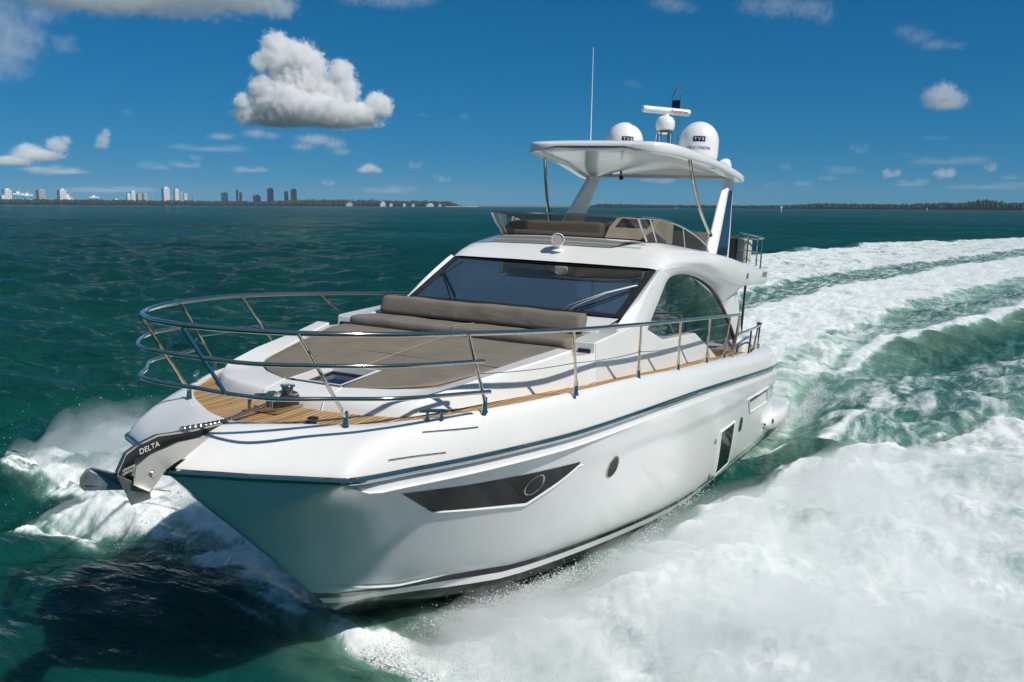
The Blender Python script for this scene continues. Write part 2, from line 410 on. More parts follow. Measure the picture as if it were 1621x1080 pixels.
# moulding seams on the front of the trunk
for s in (-1, 1):
    mb = MB(); mb.tube([(-.379, s*.38, .0), (-.432, s*.376, .137), (-.715, s*.366, .218)], .006, 6)
    mb.build('trunk_seam', M['gelmat'], Y)

# ---- side steps / gap wall and house base blocks
for s in (1, -1):
    mb = MB()
    # low wall between trunk end and house base
    mb.prism([(-3.03, s*1.86, .5), (-3.6, s*1.93, .5), (-3.6, s*1.97, .12), (-3.03, s*1.87, .12)], (0, -s*.3, 0))
    mb.build('trunk_step', M['gel'], Y, smooth=False)
    # house base: front face, sloping top, outer wall
    P = [(-3.58, .64), (-5.15, .80), (-6.35, .50), (-8.15, .50), (-8.95, .25), (-9.75, -.03), (-9.75, -.2), (-3.58, .1)]
    yo = lambda x, z: (1.965 if x < -3.9 else 1.955) + (-.03 * (z - .1))
    outer = [(x, s * yo(x, z), z) for x, z in P]
    inner = [(x, s * 1.62, z) for x, z in P]
    mb = MB(); n = len(P); mb.add(outer + inner, [tuple(range(n)), tuple(range(2*n-1, n-1, -1))] + [(i, (i+1) % n, n + (i+1) % n, n + i) for i in range(n)])
    bm = bmesh.new()
    o = mb.build('house_base', M['gel'], Y, smooth=False)
    bm.from_mesh(o.data); bmesh.ops.bevel(bm, geom=[e for e in bm.edges if e.calc_face_angle(0) > .3], offset=.018, segments=3, affect='EDGES')
    bm.to_mesh(o.data); bm.free(); o.data.shade_smooth(); o.data.set_sharp_from_angle(angle=R(30))
    v = rbox('vent_grille', (-3.565, s*1.80, .50), (.02, .16, .10), .004, M['black'], o)

# ---- cushions
def padw(x):
    return float(np.interp(x, [-3.35, -3.05, -2.5, -1.85, -1.45, -1.26, -1.13, -.93, -.715], [1.66, 1.655, 1.51, 1.34, 1.22, 1.16, 1.04, .79, .365]))
def padz(x): return float(np.interp(x, [-3.5, -3.05, -.7], [.53, .505, .185]))
def seam(d, w=.035): return -.018 * math.exp(-(d / w) ** 2)
U = np.linspace(-.735, -3.42, 74); NV = 60
V = []; F = []
hx0, hx1, hy0, hy1 = -1.40, -.74, -.30, .33
for i, x in enumerate(U):
    w = padw(x) - .012
    for j in range(NV + 1):
        y = w * (2 * j / NV - 1)
        edge = min(w - abs(y), x + 3.43, -.725 - x)
        z = padz(x) + .012 * (1 - math.exp(-edge / .05)) + .016 - (.03 * math.exp(-(edge / .012) ** 2))
        z += seam(x + 2.15 + .18 * abs(y) * .0) + (seam(y - .02) if x < -1.5 else 0)
        z += .004 * math.sin(3.1 * x + 1.7 * y) * math.sin(2.3 * y + .6)
        V.append((x, y, z))
for i in range(len(U) - 1):
    for j in range(NV):
        q = (i * (NV + 1) + j, i * (NV + 1) + j + 1, (i + 1) * (NV + 1) + j + 1, (i + 1) * (NV + 1) + j)
        c = np.mean([V[k] for k in q], axis=0)
        if hx0 < c[0] < hx1 and hy0 < c[1] < hy1: continue
        F.append(q)
pad = mk('sun_pad', V, F, M['cushion'], Y, angle=60)
mb = MB()
mb.tube([(x, .02, padz(x) + .018) for x in np.linspace(-1.5, -3.4, 20)], .008, 6)
mb.tube([(-2.15, y, padz(-2.15) + .018) for y in np.linspace(-1.4, 1.4, 30)], .006, 6)
for s in (1, -1):
    mb.tube([(x, s * (padw(x) - .02), padz(x) + .014) for x in np.linspace(-.74, -3.4, 40)], .007, 6)
mb.build('piping', M['piping'], pad)
# hatch: white rim, dark tinted lid set below the pad
ha = MB()
c4 = [(hx1 - .01, hy0 + .01), (hx1 - .01, hy1 - .01), (hx0 + .01, hy1 - .01), (hx0 + .01, hy0 + .01)]
ring = lambda g, dz: [(x + (g if x < -1 else -g), y + (g if y < 0 else -g), padz(x) + dz) for x, y in c4]
rws = [ring(-.03, .036), ring(.012, .036), ring(.014, -.09)]
ha.loft(rws, close=True)
hat = ha.build('deck_hatch', M['gel'], Y, smooth=False)
mb = MB(); mb.add(ring(.014, -.045), [(0, 1, 2, 3)]); mb.build('hatch_lid', M['hatchglass'], hat)
mb = MB(); mb.loft([ring(.016, -.035), ring(.06, -.035), ring(.062, -.05)], close=True); mb.build('hatch_frame', M['black'], hat, smooth=False)

def roll(name, x0, x1, z0, z1, hw, mat, lean=0.0, rad=.07):
    """long upholstered bolster across the boat with rounded ends"""
    prof = []
    cx, cz = (x0 + x1) / 2, (z0 + z1) / 2; ax, az = abs(x1 - x0) / 2, (z1 - z0) / 2
    for k in range(28):
        a = 2 * math.pi * k / 28; ca, sa = math.cos(a), math.sin(a)
        e = .45
        prof.append((ax * math.copysign(abs(ca) ** e, ca), az * math.copysign(abs(sa) ** e, sa)))
    rows = []
    for y in [-hw, -hw + .008, -hw + .025, -hw + .06] + list(np.linspace(-hw + .12, hw - .12, 40)) + [hw - .06, hw - .025, hw - .008, hw]:
        d = hw - abs(y); k = 1 - .35 * math.exp(-d / .018)
        sag = .006 * math.sin(4 * y) + .003 * math.sin(11 * y)
        rows.append([(cx + px * k + lean * pz, y, cz + pz * k + sag * (1 if pz > 0 else 0)) for px, pz in prof])
    mb = MB(); mb.loft(rows, cap=True, close=True)
    return mb.build(name, mat, Y, angle=60)
bench = roll('bench_cushion', -3.42, -4.25, .50, .672, 1.655, M['cushion'])
mb = MB(); mb.tube([(-3.415, .02, .52), (-3.43, .02, .66), (-3.55, .02, .677), (-4.0, .02, .675)], .008, 6); mb.build('piping', M['piping'], bench)
back = roll('backrest_cushion', -4.02, -4.27, .685, .935, 1.545, M['cushion'], lean=-.25)
for s in (1, -1):
    mb = MB(); mb.tube([(-4.10 , s*1.50, .70), (-4.07, s*1.50, .80), (-4.16, s*1.50, .93), (-4.28, s*1.50, .92)], .007, 6)
    mb.build('piping', M['piping'], back)
# plinth carrying the bench, and the ledge up to the windscreen
mb = MB()
rows = [[(-3.44, y, .12), (-3.44, y, .52), (-4.2, y, .52), (-4.22, y, .70), (-4.42, y, .74), (-5.02, y, .845), (-5.2, y, .845)] for y in (-1.7, 1.7)]
mb.loft(rows); mb.build('bench_plinth', M['gelmat'], Y, smooth=False)

# ---- deckhouse: windscreen, pillars, side windows, roof
WB = [(-4.98, 0, .87), (-4.98, .6, .87), (-4.985, 1.2, .868), (-5.0, 1.60, .862), (-5.03, 1.74, .855)]
WT = [(-6.40, 0, 1.53), (-6.40, .6, 1.53), (-6.39, 1.2, 1.526), (-6.37, 1.60, 1.52), (-6.36, 1.75, 1.515)]
def lerp3(a, b, t): return tuple(a[k] + (b[k] - a[k]) * t for k in range(3))
mb = MB()
mb.loft([both([lerp3(a, b, t) for a, b in zip(WB, WT)]) for t in np.linspace(0, 1, 12)])
ws = mb.build('windscreen', M['wsglass'], Y)
# black border of the glass, and the raked centre mullion
mb = MB(); n_ = Vector((.42, 0, .9)).normalized() * .004
def wpt(u, v, d=1):
    """u across -1..1, v up 0..1 on the windscreen"""
    a = lerp3((-4.98, 0, .868), (-6.40, 0, 1.528), v); w = 1.74 + .01 * v
    x = a[0] - .03 * (1 - v) * abs(u) ** 4 + .03 * v * abs(u) ** 4
    return (x + n_.x * d, w * u, a[2] - .012 * abs(u) ** 4 + n_.z * d)
for q in ([(-1, 0), (1, 0), (1, .06), (-1, .06)], [(-1, .965), (1, .965), (1, 1), (-1, 1)]):
    us = np.linspace(-1, 1, 24)
    mb.loft([[wpt(u, q[0][1]) for u in us], [wpt(u, q[2][1]) for u in us]])
for s in (-1, 1):
    vs = np.linspace(.0, 1, 10)
    mb.loft([[wpt(s * .93, v, 1.5) for v in vs], [wpt(s, v, 1.5) for v in vs]])
mb.build('glass_border', M['black'], ws)
mb = MB()
mb.loft([[wpt(-.02, v, -6) for v in np.linspace(.02, .98, 6)], [wpt(.055, v, -6) for v in np.linspace(.02, .98, 6)]])
mb.build('mullion', M['black'], ws)
for s in (-1, 1):                                            # wipers
    mb = MB()
    a, b_ = Vector(wpt(s * .55, .12, 6)), Vector(wpt(s * .93, .62, 6))
    mb.tube([Vector(wpt(s * .50, .02, 3)), Vector(wpt(s * .53, .08, 12)), a.lerp(b_, .5) + n_ * 9, b_], .011, 6)
    mb.tube([Vector(wpt(s * .56, .02, 3)), Vector(wpt(s * .585, .08, 12)), a.lerp(b_, .5) + n_ * 9 + Vector((.03, s * .04, 0)), b_ + Vector((.01, s * .03, 0))], .009, 6)
    c, d = Vector(wpt(s * .86, .88, 2)), Vector(wpt(s * .965, .22, 2))
    mb.tube([c, c.lerp(d, .5), d], .012, 6)
    mb.build('wiper', M['black'], ws)

# roof and flybridge shell: sections (y, z) from the side edge to the middle
RS = [(-6.36, [(1.765,1.49),(1.76,1.513),(1.70,1.535),(1.2,1.545),(.6,1.55),(0,1.55)]),
      (-6.44, [(1.80,1.50),(1.785,1.53),(1.70,1.575),(1.2,1.588),(.6,1.592),(0,1.594)]),
      (-6.60, [(1.82,1.535),(1.80,1.595),(1.68,1.67),(1.22,1.695),(.6,1.705),(0,1.708)]),
      (-6.78, [(1.835,1.555),(1.82,1.64),(1.68,1.735),(1.28,1.785),(.6,1.80),(0,1.803)]),
      (-6.84, [(1.84,1.56),(1.825,1.65),(1.69,1.755),(1.30,1.815),(.6,1.832),(0,1.835)]),
      (-7.05, [(1.855,1.575),(1.85,1.67),(1.70,1.80),(1.36,1.895),(.6,1.918),(0,1.921)]),
      (-7.3, [(1.865,1.59),(1.87,1.68),(1.72,1.825),(1.42,1.935),(.6,1.965),(0,1.968)]),
      (-7.9, [(1.885,1.60),(1.91,1.69),(1.78,1.84),(1.5,1.93),(.6,1.97),(0,1.972)]),
      (-8.6, [(1.90,1.565),(1.95,1.67),(1.86,1.83),(1.62,1.90),(.6,1.92),(0,1.92)]),
      (-9.2, [(1.93,1.475),(1.985,1.60),(1.97,1.80),(1.72,1.875),(.6,1.90),(0,1.90)]),
      (-9.9, [(1.985,1.365),(2.03,1.50),(2.02,1.775),(1.92,1.81),(.6,1.84),(0,1.84)]),
      (-10.8, [(2.03,1.295),(2.055,1.42),(2.045,1.71),(1.95,1.74),(.6,1.76),(0,1.76)]),
      (-11.8, [(2.04,1.275),(2.065,1.37),(2.055,1.655),(1.97,1.675),(.6,1.69),(0,1.69)]),
      (-12.8, [(2.03,1.285),(2.06,1.36),(2.05,1.605),(1.97,1.62),(.6,1.63),(0,1.63)]),
      (-13.4, [(2.01,1.30),(2.05,1.365),(2.04,1.575),(1.96,1.59),(.6,1.595),(0,1.595)]),
      (-13.75, [(1.93,1.31),(1.975,1.37),(1.965,1.56),(1.89,1.575),(.6,1.58),(0,1.58)]),
      (-13.9, [(1.75,1.32),(1.8,1.375),(1.79,1.55),(1.72,1.565),(.6,1.57),(0,1.57)])]
RSe = [cat([(x, *P[0]) for x, P in RS], 4), None][0]
EX = np.array([tuple(p) for p in RSe])[::-1]
# side windows and the mouldings round them (port outline x, z; mirrored)
WIN = [(-5.62,.50), (-5.86,.66), (-6.15,.90), (-6.45,1.13), (-6.68,1.31), (-6.86,1.40), (-7.15,1.445), (-7.6,1.462), (-8.1,1.445), (-8.6,1.40), (-9.1,1.32), (-9.55,1.22), (-10.0,1.07), (-10.45,.88), (-10.9,.65), (-11.35,.38), (-11.75,.08), (-12.0,-.18)]
WINs = [(p.x, p.y) for p in cat([(x, z, 0) for x, z in WIN], 4)]
def yw(x, z):                                               # tumblehome of the house side
    return 1.865 - .055 * max(z - .2, 0) + .0 * x
OUT = [(-5.12,.50), (-5.22,.74), (-5.42,.93), (-5.75,1.19), (-6.05,1.36), (-6.3,1.48), (-6.62,1.565), (-7.3,1.62), (-8.1,1.60), (-8.75,1.56), (-9.3,1.46), (-9.9,1.36), (-10.6,1.30), (-11.3,1.27), (-11.65,1.0), (-11.85,.6), (-12.1,.2), (-12.35,-.2)]
OUTs = [(p.x, p.y) for p in cat([(x, z, 0) for x, z in OUT], 4)]
for s in (1, -1):
    mb = MB()
    mb.add([(x, s * (yw(x, z) - .03), z) for x, z in WINs] + [(-9.2, s * 1.845, -.2), (-6.4, s * 1.845, .42)], [tuple(range(len(WINs) + 2))])
    sw = mb.build('side_window', M['sideglass'], Y, smooth=False)
    mb = MB(); rows = []
    for (x, z), (xo, zo) in zip(WINs, OUTs):
        w0 = (x, s * (yw(x, z) - .035), z); w1 = (x, s * (yw(x, z) + .004), z + .006)
        yo = yw(xo, zo) + .02
        if -11.3 < xo < -6.4: yo = float(np.interp(xo, EX[:, 0], EX[:, 1])); zo = float(np.interp(xo, EX[:, 0], EX[:, 2])) + .004
        o_ = (xo, s * yo, zo)
        m1 = tuple(np.array(w1) * .93 + np.array(o_) * .07 + np.array((0, s * .012, 0))); m2 = tuple(np.array(w1) * .45 + np.array(o_) * .55 + np.array((0, s * .016, 0)))
        rows.append([w0, w1, m1, m2, o_])
    mb.loft(rows)
    mb.build('window_surround', M['gel'], Y, angle=50)
    mb = MB(); mb.tube([(x, s * (yw(x, z) - .008), z) for x, z in WINs], .012, 6)
    mb.build('window_seal', M['black'], sw)
    # A-pillar: from the glass edge round to the side
    mb = MB(); rows = []
    k0 = [(xo, zo) for xo, zo in OUTs if xo > -6.5]
    for i, (xo, zo) in enumerate(k0):
        v = min(max((zo - .86) / .66, -.3), 1.0)
        g = wpt(s, v, 1)
        g2 = (g[0] - .0, s * 1.752, g[2] + .006)
        mid = (xo * .35 + g[0] * .65, s * 1.81, zo * .4 + g[2] * .6 + .03)
        rows.append([(g[0], s * 1.735, g[2] - .01), g2, mid, (xo, s * (yw(xo, zo) + .02), zo)])
    mb.loft(rows)
    mb.build('windscreen_pillar', M['gel'], Y, angle=60)

# interpolate sections smoothly
nP = 6
tr = [cat([(x, *P[j]) for x, P in RS], 4) for j in range(nP)]
rows = []
for i in range(len(tr[0])):
    P = [tuple(tr[j][i]) for j in range(nP)]
    Pc = [tuple(v) for v in cat(P[:4], 4)] + P[4:]
    rows.append(both(list(reversed(Pc))))
mb = MB(); mb.loft(rows)
mb.build('flybridge_shell', M['gel'], Y, angle=40)
mb = MB()                                                    # overhang underside and stern closure
und = [[(x, y, P[0][1] + .002) for y in np.linspace(-P[0][0], P[0][0], 9)] for x, P in RS if x < -8.5]
mb.loft(und); mb.loft([und[-1], [(-13.9, y * 1.0, 1.565) for y in np.linspace(-1.75, 1.75, 9)]])
mb.build('flybridge_underside', M['gelmat'], Y, smooth=False)
mb = MB()                                                    # grey non-skid panel ahead of the screen
rows = []
for x, z0 in [(-6.86, .004), (-6.95, .004), (-7.05, .004), (-7.18, .004)]:
    zc = float(np.interp(-x, [6.84, 7.05, 7.3], [1.835, 1.921, 1.968])); ze = float(np.interp(-x, [6.84, 7.05, 7.3], [1.815, 1.895, 1.935])); w = float(np.interp(-x, [6.84, 7.05, 7.3], [1.30, 1.34, 1.36]))
    rows.append([(x, -w, ze + z0), (x, -.6, zc - .003 + z0), (x, 0, zc + z0), (x, .6, zc - .003 + z0), (x, w, ze + z0)])
mb.loft(rows); mb.build('roof_nonskid_panel', M['grey'], Y)

# interior seen dimly through the glass
mb = MB(); mb.loft([[(-5.1, y, .70) for y in (-1.7, 1.7)], [(-6.3, y, .78) for y in (-1.7, 1.7)], [(-6.35, y, .45) for y in (-1.7, 1.7)], [(-6.4, y, -.4) for y in (-1.7, 1.7)], [(-11.9, y, -.4) for y in (-1.75, 1.75)]])
mb.build('saloon_floor', M['inter'], Y, smooth=False)
mb = MB(); mb.loft([[(-6.5, y, 1.42) for y in (-1.7, 1.7)], [(-11.6, y, 1.22) for y in (-1.8, 1.8)]]); mb.build('saloon_ceiling', M['inter'], Y, smooth=False)
for yy in (-.95, -.35):
    o = rbox('helm_seat', (-7.4, yy, .55), (.5, .52, 1.0), .08, M['inter'], Y)
o = rbox('galley_unit', (-9.6, -1.2, .25), (2.2, .7, 1.1), .03, M['inter'], Y)
for x in (-7.5, -9.0):
    mb = MB(); mb.prism([(x, 1.70, -.3), (x - .09, 1.70, -.3), (x - .09, 1.70, 1.40), (x, 1.70, 1.40)], (0, -.06, 0))
    mb.build('window_post', M['inter'], Y, smooth=False)
for s in (1, -1):                                            # aft bulkhead pieces
    mb = MB(); mb.prism([(-11.95, s*1.86, -.3), (-11.35, s*1.86, 1.28), (-11.2, s*1.86, 1.28), (-11.8, s*1.86, -.3)], (0, -s*.25, 0))
    mb.build('cockpit_pillar', M['gel'], Y, smooth=False)
    mb = MB(); mb.tube([(-12.75, s*1.72, -.5), (-12.7, s*1.74, 1.32)], .028, 10); mb.build('overhang_post', M['steel'], Y)

# ---- search light
mb = MB(); mb.lathe([(.10, 0), (.10, .012), (.075, .03), (.05, .05)], (-6.62, 0.0, 1.705), seg=24)
mb.lathe([(.045, .05), (.045, .09), (.0, .09)], (-6.62, 0, 1.705), seg=20)
sl = mb.build('searchlight', M['radome'], Y)
mb = MB(); mb.lathe([(.0, -.10), (.06, -.095), (.095, -.06), (.108, .0), (.108, .06), (.103, .085), (.095, .088), (.092, .07)], (-6.62, 0, 1.885), axis=(.86, .42, .12), seg=28)
mb.build('lamp_housing', M['radome'], sl)
mb = MB(); mb.lathe([(.092, .072), (.0, .078)], (-6.62, 0, 1.885), axis=(.86, .42, .12), seg=28, cap=False)
mb.build('lamp_lens', M['lampglass'], sl)

# ---- flybridge screen
SB = [(-7.17, 0, 1.975), (-7.17, .6, 1.973), (-7.175, 1.1, 1.965), (-7.22, 1.29, 1.955), (-7.5, 1.36, 1.945), (-8.0, 1.44, 1.935), (-8.6, 1.52, 1.91), (-9.2, 1.60, 1.885), (-9.75, 1.655, 1.865)]
ST = [(-6.70, 0, 2.31), (-6.70, .6, 2.31), (-6.705, 1.1, 2.305), (-6.74, 1.285, 2.30), (-7.1, 1.345, 2.315), (-7.75, 1.42, 2.315), (-8.45, 1.50, 2.25), (-9.1, 1.575, 2.13), (-9.62, 1.635, 1.985)]
SBs, STs = cat(SB, 4), cat(ST, 4)
mb = MB(); mb.loft([both([tuple(a.lerp(b_, t)) for a, b_ in zip(SBs, STs)]) for t in np.linspace(0, 1, 5)])
fs = mb.build('flybridge_screen', M['smoke'], Y, angle=60)
mb = MB(); mb.tube(both([tuple(p) for p in STs]), .02, 10); mb.build('screen_rail', M['steel'], fs)
mb = MB(); mb.tube(both([tuple(p) for p in SBs]), .012, 6); mb.build('screen_seal', M['black'], fs)
for s in (1, -1):
    mb = MB()
    a, b_ = Vector((-7.2, s*1.285, 1.96)), Vector((-6.73, s*1.275, 2.30)); mb.tube([a, a.lerp(b_, .5) + Vector((.03, 0, 0)), b_], .02, 8)
    mb.build('screen_post', M['brushed'], fs)
    for k in (16, 24):
        mb = MB(); a, b_ = Vector(SBs[k]), Vector(STs[k]); a.y *= s; b_.y *= s; mb.tube([a, b_], .012, 8); mb.build('screen_post', M['brushed'], fs)

# ---- flybridge fittings behind the screen
roll('flybridge_seat_back', -7.72, -7.95, 1.98, 2.24, .72, M['cushion'], rad=.06).location.y = -.42
rbox('flybridge_lounger', (-8.15, -.5, 1.99), (.9, 1.7, .14), .04, M['cushion'], Y)
mb = MB(); mb.prism([(-7.5, .45, 1.95), (-7.7, .45, 2.16), (-8.05, .45, 2.34), (-8.35, .45, 2.36), (-8.45, .45, 1.95)], (0, .78, 0))
hc = mb.build('helm_console', M['beige'], Y, smooth=False)
mb = MB(); mb.loft([[(-7.72, y, 2.18), (-8.03, y, 2.335)] for y in (.55, 1.12)]); o = mb.build('instrument_panel', M['inter'], hc, smooth=False); o.location.z = .006
rbox('helm_seat', (-9.0, .8, 2.1), (.5, .62, .5), .06, M['beige'], Y)
rbox('flybridge_sofa', (-10.6, -1.0, 2.05), (2.2, .7, .5), .08, M['cushion'], Y)
rbox('wet_bar', (-11.9, .9, 2.0), (.6, 1.0, .6), .03, M['beige'], Y)
rbox('wet_bar_top', (-9.6, .25, 2.31), (.5, .9, .05), .015, M['gel'], Y)
rbox('wet_bar_body', (-9.6, .25, 2.08), (.46, .84, .42), .02, M['beige'], Y)

# ---- arch legs, hard top, poles
for s in (1, -1):
    LO = [(-9.92,1.72,1.76), (-10.03,1.705,1.88), (-10.4,1.655,2.28), (-10.85,1.59,2.77), (-11.18,1.545,3.13), (-11.29,1.53,3.25), (-11.38,1.53,3.36)]
    LI = [(-9.70,1.57,1.80), (-9.82,1.56,1.94), (-10.25,1.52,2.32), (-10.75,1.465,2.80), (-11.12,1.43,3.12), (-11.24,1.42,3.21), (-11.36,1.42,3.36)]
    LR = [(-11.02,1.72,1.72), (-11.1,1.705,1.88), (-11.3,1.655,2.28), (-11.52,1.59,2.77), (-11.7,1.545,3.13), (-11.79,1.53,3.27), (-11.84,1.53,3.36)]
    cLO, cLI, cLR = cat(LO, 4), cat(LI, 4), cat(LR, 4)
    rows = []
    for a, i_, b_ in zip(cLO, cLI, cLR):
        am = a + (i_ - a).normalized() * .03; ab = a + (b_ - a).normalized() * .03; im = i_ + (a - i_).normalized() * .03
        pts = [tuple(im), tuple(am), tuple(ab), tuple(b_ + (a - b_).normalized() * .03), (b_.x - .01, b_.y - .03, b_.z), (b_.x, b_.y - .12, b_.z), (i_.x - .05, i_.y - .005, i_.z)]
        rows.append([(x, s * y, z) for x, y, z in pts])
    mb = MB(); mb.loft(rows, cap=True, close=True); leg = mb.build('arch_leg', M['gel'], Y, angle=30)
    def lo(t, f):                                            # dark glazed inset on the outer face
        i = min(int(t * (len(cLO) - 1)), len(cLO) - 2); g = t * (len(cLO) - 1) - i
        v = cLO[i].lerp(cLO[i + 1], g).lerp(cLR[i].lerp(cLR[i + 1], g), f); return (v.x, s * (v.y + .004), v.z)
    mb = MB(); mb.loft([[lo(t, f0), lo(t, (f0 + .86) / 2), lo(t, .86)] for t, f0 in [(.03, .22), (.10, .06), (.2, .08), (.35, .12), (.5, .18), (.6, .22), (.675, .27)]])
    mb.build('arch_inset', M['hatchglass'], leg)
HS = [(-7.70, .80, 3.46, 3.535, 3.55), (-7.73, .98, 3.435, 3.565, 3.58), (-7.80, 1.13, 3.42, 3.59, 3.61), (-7.95, 1.25, 3.42, 3.605, 3.64), (-8.2, 1.35, 3.425, 3.61, 3.66), (-8.6, 1.42, 3.43, 3.61, 3.69), (-9.2, 1.49, 3.435, 3.60, 3.71), (-10, 1.60, 3.435, 3.575, 3.72), (-10.8, 1.69, 3.385, 3.535, 3.72), (-11.3, 1.735, 3.345, 3.50, 3.71), (-11.6, 1.74, 3.32, 3.48, 3.70), (-11.9, 1.70, 3.34, 3.46, 3.68), (-12.2, 1.55, 3.40, 3.47, 3.65), (-12.35, 1.35, 3.45, 3.49, 3.62)]
tr = [cat([(h[0], h[1], h[2]) for h in HS], 3), cat([(h[0], h[3], h[4]) for h in HS], 3)]
rows = []; zin = []
for a, b_ in zip(*tr):
    x, w, zb, zt, zc = a.x, a.y, a.z, b_.y, b_.z
    zin.append((x, w, zb))
    top = []
    for u in np.linspace(0, 1, 9):
        top.append((x, (w - .05) * u, zc - (zc - zt) * u ** 3.2))
    edge = [(x, w - .015, zt - .025), (x, w, zt - .06), (x, w - .004, zb + .03), (x, w - .03, zb)]
    bot = [(x, (w - .03) - .13, zb + .0), (x, (w - .03) - .16, zb + .055)] + [(x, (w - .19) * u, zb + .055 + (zc - .12 - zb - .055) * (1 - u ** 2)) for u in (.66, .33, 0)]
    rows.append(top + edge + bot)
ring_ = lambda P: both(P[:13])
mb = MB()
mb.loft([both(r[:13]) for r in rows])
mb.loft([[mir(p) for p in r[12:]] for r in rows]); mb.loft([r[12:] for r in rows])
for r in (rows[0], rows[-1]):
    q = both(r[:13]) + [p for p in r[13:]] + [mir(p) for p in reversed(r[13:-1])]
    mb.add(q, [tuple(range(len(q)))])
ht = mb.build('hardtop', M['gel'], Y, angle=40)
for s in (1, -1):
    for x, w in ((-8.3, .6), (-9.2, 1.1), (-10.4, 1.2), (-11.2, 1.3)):
        pass
for x, y in ((-8.15, .5), (-8.15, -.5), (-8.15, -.95), (-9.3, 1.38), (-10.2, 1.48), (-10.9, 1.56)):
    mb = MB(); mb.lathe([(.045, -.006), (.045, .0), (.02, .0)], (x, y, 3.478 if x > -9 else (3.46 if x > -10 else 3.42)), seg=14)
    mb.build('downlight', M['steel'], ht)
mb = MB(); mb.tube([(-11.9, y, 3.42) for y in np.linspace(-1.5, 1.5, 12)], .035, 8); mb.build('rear_beam', M['gelmat'], ht)
mb = MB(); mb.tube([(-11.0, -.62, 3.44), (-11.0, -.62, 3.34), (-10.95, -.60, 3.30)], .02, 8); mb.lathe([(0, -.05), (.04, -.035), (.052, 0), (.04, .035), (0, .05)], (-10.93, -.58, 3.29), seg=14); mb.build('camera_ball', M['black'], ht)
for s in (1, -1):
    mb = MB(); mb.tube([(p[0], s * p[1], p[2]) for p in cat([(-8.9, 1.385, 3.49), (-9.1, 1.43, 3.1), (-9.45, 1.51, 2.6), (-9.85, 1.60, 2.22)], 6)], .03, 10); pl = mb.build('hardtop_pole', M['steel'], Y)
    mb = MB(); mb.lathe([(.055, 0), (.055, .03), (.035, .09)], (-9.9, s * 1.6, 2.16), axis=(.3, -.1 * s, 1), seg=16); mb.build('pole_foot', M['steel'], pl)

# ---- domes, radar, mast, aerial
for s in (1, -1):
    c = (-11.55, s * .80, 3.69)
    mb = MB()
    prof = [(.33, 0), (.345, .03), (.375, .06), (.392, .14), (.395, .38)] + [(.395 * math.cos(a), .40 + .41 * math.sin(a)) for a in np.linspace(.12, math.pi / 2 - .02, 14)]
    mb.lathe(prof, c, seg=48); dm = mb.build('satellite_dome', M['radome'], Y)
    d = Vector((6.389 - c[0], 5.758 - c[1], 0)).normalized() if s > 0 else Vector((.86, .5, 0)).normalized()
    rt = Vector((-d.y, d.x, 0))
    base = Vector(c) + d * .397
    mb = MB(); q = []
    for k in range(7):
        a = (k / 6 - .5) * .62; dd = d * math.cos(a) + rt * math.sin(a)
        q.append([Vector(c) + dd * .3975 + Vector((0, 0, .40 - .03)), Vector(c) + dd * .3965 + Vector((0, 0, .475))])
    mb.loft(q); mb.build('dome_badge', M['navy'], dm)
    text('lettering', 'T V 8', .085, base + d * .004 + Vector((0, 0, .42)), rt, (0, 0, 1), M['white'], dm)
    if s > 0:
        tx = text('lettering', 'TRACVISION', .085, (0, 0, 0), (1, 0, 0), (0, 1, 0), M['navy'], dm, depth=.0)
        for v in tx.data.vertices:
            a = v.co.x / .399; dd = d * math.cos(a) + rt * math.sin(a); v.co = Vector(c) + dd * .3985 + Vector((0, 0, .245 + v.co.y))
rb = MB()
for dx, dy in ((.13, .13), (.13, -.13), (-.13, .13), (-.13, -.13)): rb.tube([(-11.75 + dx, dy, 3.68), (-11.75 + dx * .9, dy * .9, 4.30)], .022, 8)
rb.lathe([(.17, 0), (.17, .02), (.0, .02)], (-11.75, 0, 4.30), seg=20)
rd = rb.build('radar_scanner', M['steel'], Y)
mb = MB(); mb.lathe([(.10, 0), (.18, .05), (.20, .14), (.19, .24), (.14, .31), (.07, .335), (.07, .38), (0, .38)], (-11.75, 0, 4.32), seg=32); mb.build('radar_drum', M['radome'], rd)
aa = Vector((-.62, .78, 0)).normalized(); bb = Vector((aa.y, -aa.x, 0)); ctr = Vector((-11.75, 0, 4.76))
mb = MB(); rows = []
for k in [-.52, -.515, -.50, -.40, -.2, 0, .2, .40, .50, .515, .52]:
    sc = 1.0 if abs(k) <= .50 else (.9 if abs(k) < .518 else .6)
    rows.append([ctr + aa * k + bb * (.085 * math.cos(a) * sc) + Vector((0, 0, .072 * math.sin(a) * sc)) for a in np.linspace(0, 2 * math.pi, 17)[:-1]])
mb.loft(rows, cap=True, close=True); rbm = mb.build('radar_bar', M['radome'], rd)
text('lettering', 'Raymarine', .085, ctr + aa * .26 + bb * .088, -aa if (-aa).dot(Vector((-.4, .9, 0))) > 0 else aa, (0, 0, 1), M['red'], rbm)
mb = MB()
for dy in (-.07, .11): mb.tube([(-12.35, dy, 3.66), (-12.35, dy, 5.15), (-12.35, dy * .7 + .006, 5.25), (-12.35, .02, 5.29)], .013, 8)
mb.tube([(-12.35, .02, 5.27), (-12.35, .02, 5.33)], .03, 8)
mb.tube([(-12.35, .11, 3.9), (-12.1, .3, 3.66)], .012, 6); mb.tube([(-12.35, -.07, 4.1), (-12.35, -.3, 3.66)], .012, 6)
ms = mb.build('light_mast', M['galv'], Y)
mb = MB(); mb.prism([(-12.36, -.06, 4.85), (-12.36, .10, 4.85), (-12.36, .10, 5.08), (-12.36, -.06, 5.08)], (.03, 0, 0)); mb.build('mast_plate', M['hatchglass'], ms, smooth=False)
